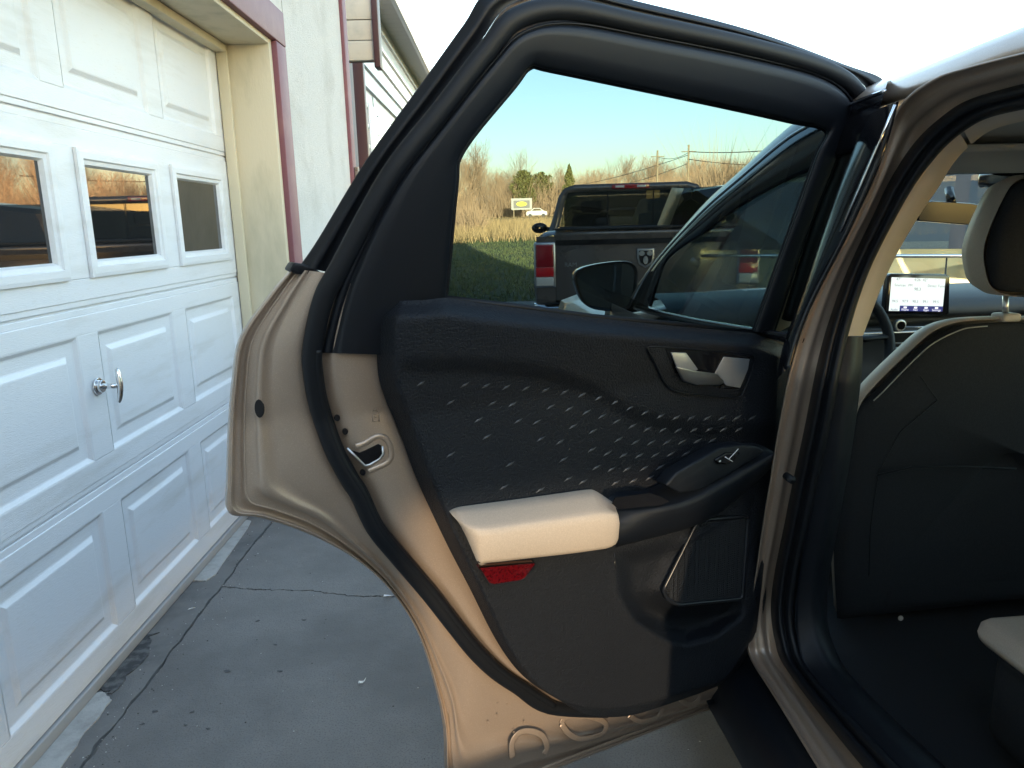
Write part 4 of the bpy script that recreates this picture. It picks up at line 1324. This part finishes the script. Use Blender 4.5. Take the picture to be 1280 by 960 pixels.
pad = loftpx('armrest_pad', [(PADT, .040), (PADT, pad_o(.05, .062)), (PADM, pad_o(.05, .088)), (lerp2(PADM, PADF, .75), pad_o(.05, .108)), (PADF, pad_o(.05, .117)),
                       (lerp2(PADF, PADG, .35), pad_o(.05, .1205)), (PADG, pad_o(.05, .1215)), (PADB, pad_o(.05, .119)), (lerp2(PADB, PADU, .6), pad_o(.05, .114)), (PADU, pad_o(.05, .104)), (PADU, .035)], M['beige'], rd)
bmm = bmesh.new(); bmm.from_mesh(pad.data)
bmesh.ops.holes_fill(bmm, edges=[e for e in bmm.edges if e.is_boundary], sides=60)
bmm.to_mesh(pad.data); bmm.free()
pad.data.polygons.foreach_set('use_smooth', [True] * len(pad.data.polygons))
tube('pad_welt', [D(p.x, p.y, o) for p, o in zip(cat([(x, y - .8) for x, y in PADU[1:8]], 4), [.1085] * 25)], .0012, M['black'], rd, 5)
GT = [(736, 613), (765, 613.5), (800, 613), (822, 606), (840, 590), (870, 572), (902, 556), (930, 553.5), (950, 556), (964, 563)]
GF = [(766, 640), (790, 639), (830, 634), (857, 627), (880, 618), (905, 604), (930, 589), (948, 578), (960, 571), (967, 566)]
GM = [(768, 645), (792, 644), (832, 640), (860, 633), (884, 623), (910, 608), (934, 593), (952, 582), (963, 575), (968, 569)]
GB = [(770, 684), (794, 678), (834, 668), (864, 659), (890, 647), (915, 629), (938, 609), (955, 594), (965, 583), (970, 574)]
arm = loftpx('armrest_grip', [(GT, .030), (GT, [.034, .046] + [.060] * 8), (lerp2(GT, GF, .5), [.045, .066] + [.088] * 8), (lerp2(GT, GF, .93), [.070, .092] + [.108] * 8), (GF, [.078, .098] + [.112] * 8), (GM, [.080, .10] + [.112] * 8), (lerp2(GM, GB, .3), .110), (lerp2(GM, GB, .9), .088), (GB, .080), (GB, .02)], M['black'], rd)
CUP = [(768, 622), (812, 616), (826, 620), (838, 627), (826, 632), (772, 637), (764, 630)]
slab('pull_cup', [D(x, y, .1075 + .0035) for x, y in insetp(CUP, .96)], -DN * .002, M['gloss'], rd)
SWP = [(832, 607), (846, 591), (902, 559), (926, 556), (948, 559), (957, 564), (946, 572), (905, 597), (872, 614), (850, 617)]
slab('switch_panel', [D(x, y, .112 - .0004 * max(0, (y - 556)) * 0) for x, y in SWP], -DN * .03, M['black'], rd, .004)
slab('window_switch', [D(x, y, .1165) for x, y in ((894, 575), (908, 566), (926, 566), (917, 577), (908, 581), (898, 580))], -DN * .006, M['gloss'], rd, .002)
for seg_ in (((906, 571), (916, 577)), ((911, 574), (923, 561)), ((899, 577), (901, 576))):
    tube('switch_icon', [D(x, y, .1180) for x, y in seg_], .0007 if seg_[0][0] != 899 else .0011, M['white'], rd, 5)

# inner handle in its bezel
BZ = [(809, 434), (820, 433.5), (870, 437), (930, 442), (942, 446), (942, 455), (936, 475), (928, 492), (921, 496.5), (880, 494), (845, 489), (834, 482), (824, 464)]
BO = card_n(870, 465, .6, .2)
bz = slab('handle_bezel', [D(x, y, BO + .004) for x, y in BZ], -DN * .012, M['card'], rd, .003)
tube('bezel_edge', [D(p.x, p.y, BO + .0035) for p in rnd(BZ, 2)], .0016, M['black'], rd, 6, closed=True)
HR = [(832, 436), (868, 438), (938, 446), (936, 462), (925, 487), (900, 486), (856, 482), (846, 472)]
slab('handle_recess', [D(x, y, BO + .0052) for x, y in HR], -DN * .002, M['gloss'], rd)
slab('handle_tab', [D(x, y, BO + o) for x, y, o in ((839, 440.5, .007), (858, 441, .007), (873, 462, .013), (866, 466, .016), (846, 458, .012))], -DN * .003, M['silver'], rd, .001)
slab('release_lever', [D(x, y, BO + o) for x, y, o in ((846, 458.5, .016), (866, 463, .020), (898, 467.5, .018), (907, 478, .012), (900, 482, .010), (872, 481.5, .016), (855, 477, .016))], -DN * .006, M['satin'], rd, .002)
slab('handle_plate', [D(x, y, BO + o) for x, y, o in ((905, 446, .007), (937.5, 449, .007), (935, 462, .008), (925.5, 485, .010), (908, 482, .010), (893, 468, .010))], -DN * .002, M['silver'], rd, .001)

# speaker grille and its frame, red reflector
grm = mat('speaker_mesh', (.016, .018, .021), .5)
_nt = grm.node_tree
_vo = _nt.nodes.new('ShaderNodeTexVoronoi'); _vo.inputs['Scale'].default_value = 230; _vo.inputs['Randomness'].default_value = .15
_mr = _nt.nodes.new('ShaderNodeMapRange'); _mr.inputs['From Min'].default_value = .25; _mr.inputs['From Max'].default_value = .45
_bp = _nt.nodes.new('ShaderNodeBump'); _bp.inputs['Distance'].default_value = .0015
_mx = _nt.nodes.new('ShaderNodeMix'); _mx.data_type = 'RGBA'; _mx.inputs['A'].default_value = (.001, .001, .0015, 1); _mx.inputs['B'].default_value = (.017, .019, .023, 1)
_tc = _nt.nodes.new('ShaderNodeTexCoord')
_nt.links.new(_tc.outputs['Object'], _vo.inputs['Vector']); _nt.links.new(_vo.outputs['Distance'], _mr.inputs['Value'])
_nt.links.new(_mr.outputs[0], _bp.inputs['Height']); _nt.links.new(_mr.outputs[0], _mx.inputs['Factor'])
_nt.links.new(_mx.outputs['Result'], _nt.nodes['Principled BSDF'].inputs['Base Color']); _nt.links.new(_bp.outputs[0], _nt.nodes['Principled BSDF'].inputs['Normal'])
gn = [card_n(x, y, .8, .6) for x, y in SPK]
sm_ = max(gn) + .001
slab('speaker_grille', [D(x, y, sm_) for x, y in insetp(SPK, .96)], -DN * .004, grm, rd)
tube('grille_frame', [D(p[0], p[1], sm_ + .001) for p in arclen(SPK + [SPK[0]], 60)[:-1]], .0040, mat('grille_rim', (.012, .014, .018), .3), rd, 8, closed=True)
RF = [(599, 709), (668, 703), (669, 706), (656, 723), (650, 726), (617, 731), (611, 729)]
ro = card_n(635, 716, .15, .7)
slab('reflector', [D(x, y, ro + .012) for x, y in RF], -DN * .02, M['red'], rd, .0015)
tube('reflector_rim', [D(x, y, ro + .0118) for x, y in RF], .0014, M['black'], rd, 5, closed=True)

# paint-side fittings: latch, plugs, pressings, stamped mark, strap pin
LT = [(440, 563), (450, 566), (463, 560), (473, 555), (477, 557), (478, 566), (474, 573), (461, 580), (456, 580)]
slab('latch_opening', [D(x, y, .0016) for x, y in LT], -DN * .002, M['gloss'], rd)
tube('latch_lip', [D(x, y, .002) for x, y in ((434, 560), (446, 572), (456, 582), (462, 581), (474, 574), (479, 568), (478, 558))], .0019, M['satin'], rd, 6)
tube('latch_pressing', [D(x, y, .000) for x, y in cat([(444, 558), (456, 554), (470, 546), (480, 547), (487, 556), (489, 570), (483, 579), (470, 585), (460, 589)], 4)], .0045, M['paint'], rd, 8, flat=.5, nrm=DN)
for x, y, r, o in ((421, 522, .004, .001), (431, 539, .004, .001), (453, 590, .004, .001)):
    v, f = disc_geo(D(x, y, o - .006), DN, r, r * 1.2, 12, .003); mesh('screw_hole', v, f, M['gloss'], rd, False)
v, f = disc_geo(D(325, 510, -.038), DN + DU * .5, .006, .013, 16, .004, DU); mesh('drain_plug', v, f, M['rubber'], rd, False)
for pts in ([(641, 948), (640, 930), (648, 917), (662, 914), (678, 920), (684, 934), (680, 943)],
            [(702, 905), (708, 897), (730, 895), (752, 901), (758, 908), (752, 918), (728, 924), (712, 918), (702, 905)],
            [(786, 894), (800, 902), (822, 897), (828, 885)], [(850, 874), (862, 881), (872, 876), (875, 868)]):
    tube('pressing', [D(p.x, p.y, -.026) for p in cat(pts, 4)], .0060, M['paint'], rd, 8, flat=.09, nrm=DN)
for k, (x, y) in enumerate(((622, 879), (634, 880), (621, 893), (655, 902), (642, 915), (610, 903))):
    v, f = disc_geo(D(x, y, -.026), DN, .0018, .0018, 8, .0012); mesh('water_drop', v, f, M['paint'], rd, False)
slab('drain_clip', [D(x, y, -.022) for x, y in ((884, 877), (893, 874), (894, 879), (886, 882))], -DN * .004, M['rubber'], rd, .001)
tube('hem_flange', [D(x, y, -.052) for x, y in ((600, 994), (700, 952), (800, 914), (902, 874))], .004, M['paint'], rd, 6, flat=.5, nrm=DN)
for seg_ in (((466, 526), (474, 527)), ((466, 517), (466, 527)), ((474, 517), (474, 527)), ((466, 517), (474, 518)), ((468, 521), (472, 521.5)), ((470, 511), (473, 515)), ((466, 514), (470, 510))):
    tube('stamped_mark', [D(x, y, .0012) for x, y in seg_], .0006, M['paint'], rd, 4)
p = S(983, 595, -.05)
tube('check_strap_pin', [p, p + Vector((.0, -.022, 0))], .007, M['rubber'], car, 10)
# ------------------------------------------------------------------ pickup truck ahead
TD = 6.95
trh = rad(10.0)
def place(origin, ang):
    c, s = math.cos(ang), math.sin(ang)
    return Matrix(((c, s, 0, origin.x), (-s, c, 0, origin.y), (0, 0, 1, origin.z), (0, 0, 0, 1)))
to = at_dist(807, 300, TD); to.z = 0
TM = place(to, trh)
tp = M['tpaint'] = mat('truck_grey_brown_paint', (0.13, 0.112, 0.105), 0.3, .35, coat=.7, rvar=(3, .22, .34))
trk = thing('pickup_truck', 'dark grey pickup truck parked ahead seen through the door window', 'pickup truck', to)
def tpt(x, y, z):
    return TM @ Vector((x, y, z))
def tloft(name, rows, m, par=trk, **k):
    return loft(name, [[tpt(*p) for p in r] for r in rows], m, par, **k)
# bed sides, one each, with a rounded shoulder
for sx in (-1, 1):
    pr = [(.72, 1.235), (.80, 1.245), (.90, 1.235), (.965, 1.19), (.995, 1.08), (1.0, .80), (.985, .60), (.95, .52)]
    tloft('bed_side', [[(sx * (a - (.03 if y < .05 else 0)), y, z - (0.03 if y < .02 else 0)) for a, z in pr] for y in (0.0, .06, .4, 1.0, 1.9)], tp)
    tloft('rear_corner', [[(sx * a, 0.004, z) for a in (.80, .90, .97)] for z in (.55, .9, 1.2)], tp)
# tailgate
gr = []
for x in (-.80, -.79, -.4, 0, .4, .79, .80):
    e = .012 if abs(x) > .795 else 0
    gr.append([(x, e + .03, 1.245), (x, e - .005, 1.242), (x, e - .022, 1.225), (x, e - .018, 1.20), (x, e - .004, 1.15), (x, e - .012, 1.02), (x, e - .018, .9), (x, e - .006, .76), (x, e + .0, .63)])
tgt = tloft('tailgate', gr, tp)
box('tailgate_cap', (-.80, -.028, 1.246), (.80, .06, 1.272), M['black'], trk, TM, .008)
box('tailgate_band', (-.795, -.016, 1.12), (.795, -.0065, 1.165), M['gloss'], tgt, TM)
# tail lamps: red above, clear below
tr_ = mat('tail_red', (.30, .008, .018), .15, coat=.6); tr2 = mat('tail_bright_red', (.62, .012, .02), .15, coat=.6); trw = mat('tail_clear', (.62, .58, .55), .15, coat=.6)
for sx in (-1, 1):
    x0, x1 = (.815, .975)
    a, b = sorted((sx * x0, sx * x1))
    lamp = box('tail_light', (a - .018, -.012, .745), (b + .018, .10, 1.15), M['satin'], trk, TM, .012)
    box('lens_upper', (a, -.034, .93), (b, -.01, 1.13), tr_, lamp, TM, .012)
    box('lens_middle', (a, -.036, .845), (b, -.01, .928), tr2, lamp, TM, .006)
    box('lens_reverse', (a, -.034, .76), (b, -.01, .842), trw, lamp, TM, .010)
# emblem: chrome shield with a dark ram-head cut
sh = [(-.075, 1.075), (.075, 1.075), (.075, .995), (.058, .94), (0, .905), (-.058, .94), (-.075, .995)]
em = slab('emblem', [tpt(x, -.030, z) for x, z in sh], TM.to_3x3() @ Vector((0, .012, 0)), M['silver'], trk, .003)
slab('emblem_field', [tpt(x * .78, -.034, 1.0 + (z - 1.0) * .78) for x, z in sh], TM.to_3x3() @ Vector((0, .003, 0)), M['gloss'], em)
def blob(cx, cz, rx, rz_):
    v, f = disc_geo(tpt(cx, -.0345, cz), TM.to_3x3() @ Vector((0, -1, 0)), rx, rz_, 14, .006, TM.to_3x3() @ Vector((1, 0, 0)))
    mesh('emblem_horn', v, f, M['silver'], em, False)
blob(-.035, 1.035, .026, .022); blob(.035, 1.035, .026, .022); blob(0, .975, .022, .036)
def ttext(s, x, z, size, m, par):
    cu = bpy.data.curves.new('text', 'FONT'); cu.body = s; cu.size = size; cu.extrude = .002
    o = bpy.data.objects.new('tmp', cu); COL.objects.link(o)
    bpy.context.view_layer.update()
    me = bpy.data.meshes.new_from_object(o.evaluated_get(bpy.context.evaluated_depsgraph_get()))
    bpy.data.objects.remove(o)
    me.transform(TM @ Matrix(((1, 0, 0, x), (0, 0, -1, -.026), (0, 1, 0, z), (0, 0, 0, 1))) )
    return link('lettering', me, m, par, False)
ttext('RAM', -.72, .93, .055, M['silver'], tgt)
ttext('4x4', .56, .93, .055, M['silver'], tgt)
# bumper with plate recess
gr = []
for x in (-1.0, -.96, -.6, -.3, .3, .6, .96, 1.0):
    e = .12 if abs(x) > .97 else .0
    gr.append([(x, e - .02, .60), (x, e - .10, .595), (x, e - .125, .56), (x, e - .12, .47), (x, e - .09, .42), (x, e + .0, .41)])
tloft('rear_bumper', gr, M['chrome'])
box('step_pad', (-.9, -.11, .601), (.9, -.03, .612), M['black'], trk, TM, .004)
box('plate', (-.16, -.132, .46), (.16, -.124, .58), M['white'], trk, TM, .003)
# cab shell: rear wall with window opening, roof, pillars
Yc = 1.95
cabo = [(-.93, 1.22), (-.90, 1.30), (-.80, 1.62), (-.74, 1.70), (-.62, 1.735), (.62, 1.735), (.74, 1.70), (.80, 1.62), (.90, 1.30), (.93, 1.22)]
wino = [(-.80, 1.27), (-.80, 1.28), (-.725, 1.60), (-.70, 1.645), (-.60, 1.655), (.60, 1.655), (.70, 1.645), (.725, 1.60), (.80, 1.28), (.80, 1.27)]
cabr = tloft('cab_rear', [[(x * .98, Yc + .05, z) for x, z in cabo], [(x, Yc, z - .003) for x, z in cabo], [(x, Yc - .004, z) for x, z in wino], [(x, Yc + .03, z) for x, z in wino]], tp)
cabr2 = tloft('cab_shell', [[(x, y, z if z < 1.25 else z + dz) for x, z in cabo] for y, dz in ((Yc + .05, 0), (Yc + .8, .012), (Yc + 1.5, 0), (Yc + 1.9, -.06))], tp)
wgl = mat('truck_rear_glass', (.02, .022, .024), .02, ior=1.6)
wg = glass('truck_glass', (.14, .17, .18), 2.0)
for x0, x1 in ((-.80, -.262), (-.25, .25), (.262, .80)):
    q = [(x, z) for x, z in ((x0, 1.275), (x1, 1.275), (min(x1, .70) if x1 > .7 else x1, 1.648), (max(x0, -.70) if x0 < -.7 else x0, 1.648))]
    mesh('rear_window_pane', [tpt(x, Yc + .012, z) for x, z in q], [(0, 1, 2, 3)], wg, cabr, False)
for x in (-.256, .256):
    box('window_divider', (x - .008, Yc + .002, 1.275), (x + .008, Yc + .016, 1.65), M['gloss'], cabr, TM)
box('window_surround', (-.80, Yc - .012, 1.245), (.80, Yc + .01, 1.274), M['black'], cabr, TM)
tloft('cab_lining', [[(x * .965, y, z if z < 1.25 else z - .035) for x, z in cabo] for y in (Yc + .06, Yc + .8, Yc + 1.5, Yc + 1.85)], M['black'])
# high brake lamp
hb = box('brake_light', (-.21, Yc - .018, 1.672), (.21, Yc + .01, 1.722), tr_, trk, TM, .008)
for x in (-.12, .12):
    box('cargo_lens', (x - .05, Yc - .022, 1.684), (x + .05, Yc - .016, 1.71), trw, hb, TM, .004)
# seats and far glass showing through the cab
for x in (-.42, .42):
    box('cab_seat', (x - .24, Yc + 1.0, .9), (x + .24, Yc + 1.15, 1.42), M['dark'], trk, TM, .05)
    box('cab_headrest', (x - .13, Yc + 1.02, 1.43), (x + .13, Yc + 1.12, 1.58), M['dark'], trk, TM, .04)
tloft('windscreen', [[(x, Yc + 1.9 + .75 * t, 1.66 - .42 * t) for x in (-.78, 0, .78)] for t in (0, .5, 1)], wg)
tloft('hood', [[(x, y, z - .08 * abs(x / .95) ** 3) for x in (-.95, -.6, 0, .6, .95)] for y, z in ((Yc + 2.5, 1.22), (Yc + 3.0, 1.2), (Yc + 3.6, 1.12), (Yc + 3.7, .6))], tp)
for sx in (-1, 1):
    tloft('cab_side', [[(sx * a, y, z) for a, z in ((.93, 1.23), (.985, 1.12), (1.0, .8), (.97, .5))] for y in (1.95, 2.6, 3.4, 4.4, 5.5)], tp)
    tloft('side_window', [[(sx * .905, y, 1.27), (sx * .81, y + (.0 if y < 3 else -.45), 1.62)] for y in (2.15, 3.0, 4.2)], wg)
    mm = tloft('side_mirror', [[(sx * (1.13 + math.cos(a) * .115 * k), 4.15 + d, 1.25 + math.sin(a) * .075 * k) for a in [2 * math.pi * q / 16 for q in range(16)]] for k, d in ((.1, 0), (.92, 0), (1, .02), (.95, .08), (.4, .12))], M['gloss'], closed=True)
    tube('mirror_arm', [tpt(sx * 1.06, 4.2, 1.24), tpt(sx * .92, 4.25, 1.22)], .03, M['black'], mm, 8)
    for y in (.95, 4.75):
        w = tube('wheel', [tpt(sx * .72, y, .38), tpt(sx * .97, y, .38)], .38, M['rubber'], trk, 22)
        v, f = disc_geo(tpt(sx * .972, y, .38), TM.to_3x3() @ Vector((sx, 0, 0)), .25, .25, 18, .01)
        mesh('rim', v, f, M['satin'], w, False)
box('bed_floor', (-.72, .03, .78), (.72, 1.9, .82), M['black'], trk, TM)
box('underbody', (-.7, .1, .42), (.7, 5.4, .62), M['black'], trk, TM)

# ------------------------------------------------------------------ cream vehicle ahead on the right, seen past the dashboard
so_ = at_dist(1178, 300, 7.6); so_.z = 0
SM = place(so_, rad(38) + math.pi / 2)
cp_ = mat('cream_car_paint', (.75, .69, .52), .3, .1, coat=.5)
sv = thing('parked_car', 'cream car side-on and sunlit beyond the dashboard screen', 'car', so_)
def sp_(x, y, z):
    return SM @ Vector((x, y, z))
def svl(name, rows, m, par=sv, **k):
    return loft(name, [[sp_(*p) for p in r] for r in rows], m, par, **k)
side = [(-.90, .35), (-.94, .6), (-.95, .85), (-.92, 1.02), (-.90, 1.05)]
for sx in (-1, 1):
    svl('side_panel', [[(sx * -a if sx < 0 else a, y, z) for a, z in side] for y in (-2.3, -1.2, -.1, 1.0, 2.2)], cp_)
svl('roof', [[(x, y, z - .05 * abs(x / .72) ** 2.5) for x in (-.72, -.4, 0, .4, .72)] for y, z in ((-2.1, 1.60), (-1.2, 1.70), (.2, 1.70), (.9, 1.62))], cp_)
svl('bonnet', [[(x, y, z) for x in (-.90, -.5, 0, .5, .90)] for y, z in ((1.3, 1.06), (2.0, 1.0), (2.3, .9), (2.35, .45))], cp_)
svl('tail', [[(x, y, z) for x in (-.9, 0, .9)] for y, z in ((-2.32, .4), (-2.33, 1.05), (-2.1, 1.6))], cp_)
for sx in (-1, 1):
    svl('window_band', [[(sx * .90, y0, 1.05), (sx * .73, y1, 1.60)] for y0, y1 in ((-2.2, -2.05), (-1.0, -1.0), (.2, .2), (1.3, .85))], wg)
    for y in (-1.0, .15):
        svl('window_post', [[(sx * .905, y - .05, 1.05), (sx * .735, y - .05, 1.6)], [(sx * .905, y + .05, 1.05), (sx * .735, y + .05, 1.6)]], M['gloss'])
    tube('belt_moulding', [sp_(sx * .955, -2.2, 1.0), sp_(sx * .955, 1.3, 1.0)], .016, M['chrome'], sv, 6)
    tube('door_gap', [sp_(sx * .957, .1, .45), sp_(sx * .957, .1, 1.0)], .006, M['gloss'], sv, 5)
    box('door_handle', (sx * .945 - .02, -.75, .90), (sx * .945 + .02, -.55, .93), cp_, sv, SM, .006)
    for y in (-1.35, 1.45):
        w = tube('wheel', [sp_(sx * .72, y, .34), sp_(sx * .96, y, .34)], .34, M['rubber'], sv, 20)
        v, f = disc_geo(sp_(sx * .962, y, .34), SM.to_3x3() @ Vector((sx, 0, 0)), .22, .22, 16, .01)
        mesh('rim', v, f, M['satin'], w, False)
svl('windscreen', [[(x, 1.3 - .42 * t, 1.06 + .55 * t) for x in (-.85 + .12 * t, 0, .85 - .12 * t)] for t in (0, 1)], wg)
svl('sill', [[(x, y, .36) for x in (-.9, .9)] for y in (-2.3, 2.2)], M['black'])
# ------------------------------------------------------------------ added unseen wall behind the viewer: casts the shade, opening shapes the sun beam
bdir = Vector((math.sin(SUN_PHI), -math.cos(SUN_PHI), 0))      # towards the sun
bside = Vector((bdir.y, -bdir.x, 0))
BD = 10.0
def blocker_uv(p):                                                # where a scene point's sun ray crosses the added wall
    t = (BD - p.dot(bdir)) / (-SUN_DIR).dot(bdir)
    q = p - SUN_DIR * t
    return q.dot(bside), q.z
beam = [blocker_uv(D(x, y, .0)) for x, y in ((515, 660), (545, 620), (600, 610), (838, 610), (838, 830), (700, 930), (590, 930), (530, 760))]
u0 = min(b[0] for b in beam); u1 = max(b[0] for b in beam); w0 = min(b[1] for b in beam); w1 = max(b[1] for b in beam)
BH = 7.2
sun_blocker = thing('sun_blocker', 'added sun-blocking wall with a beam opening, behind the viewer', 'sun_blocker', bdir * BD)
bm_ = mat('blocker_grey', (.22, .19, .16), .9)
def bbox(nm, a, b, za, zb, d0=0.0, d1=.1):
    pts = [bside * a + bdir * (BD + d0) + Vector((0, 0, za)), bside * b + bdir * (BD + d0) + Vector((0, 0, za)), bside * b + bdir * (BD + d0) + Vector((0, 0, zb)), bside * a + bdir * (BD + d0) + Vector((0, 0, zb))]
    return slab(nm, pts, bdir * (d1 - d0), bm_, sun_blocker)
bbox('wall', -4.2, u0, -.1, BH)
bbox('wall', u1, 16, -.1, BH)
bbox('wall', u0, u1, -.1, w0)
bbox('wall', u0, u1, w1, BH)
# added dark filter in the opening, dims the sun beam
pts = [bside * a + bdir * (BD + .05) + Vector((0, 0, z)) for a, z in ((u0, w0), (u1, w0), (u1, w1), (u0, w1))]
mesh('beam_filter', pts, [(0, 1, 2, 3)], glass('beam_filter_glass', (.092, .094, .094)), sun_blocker, False)
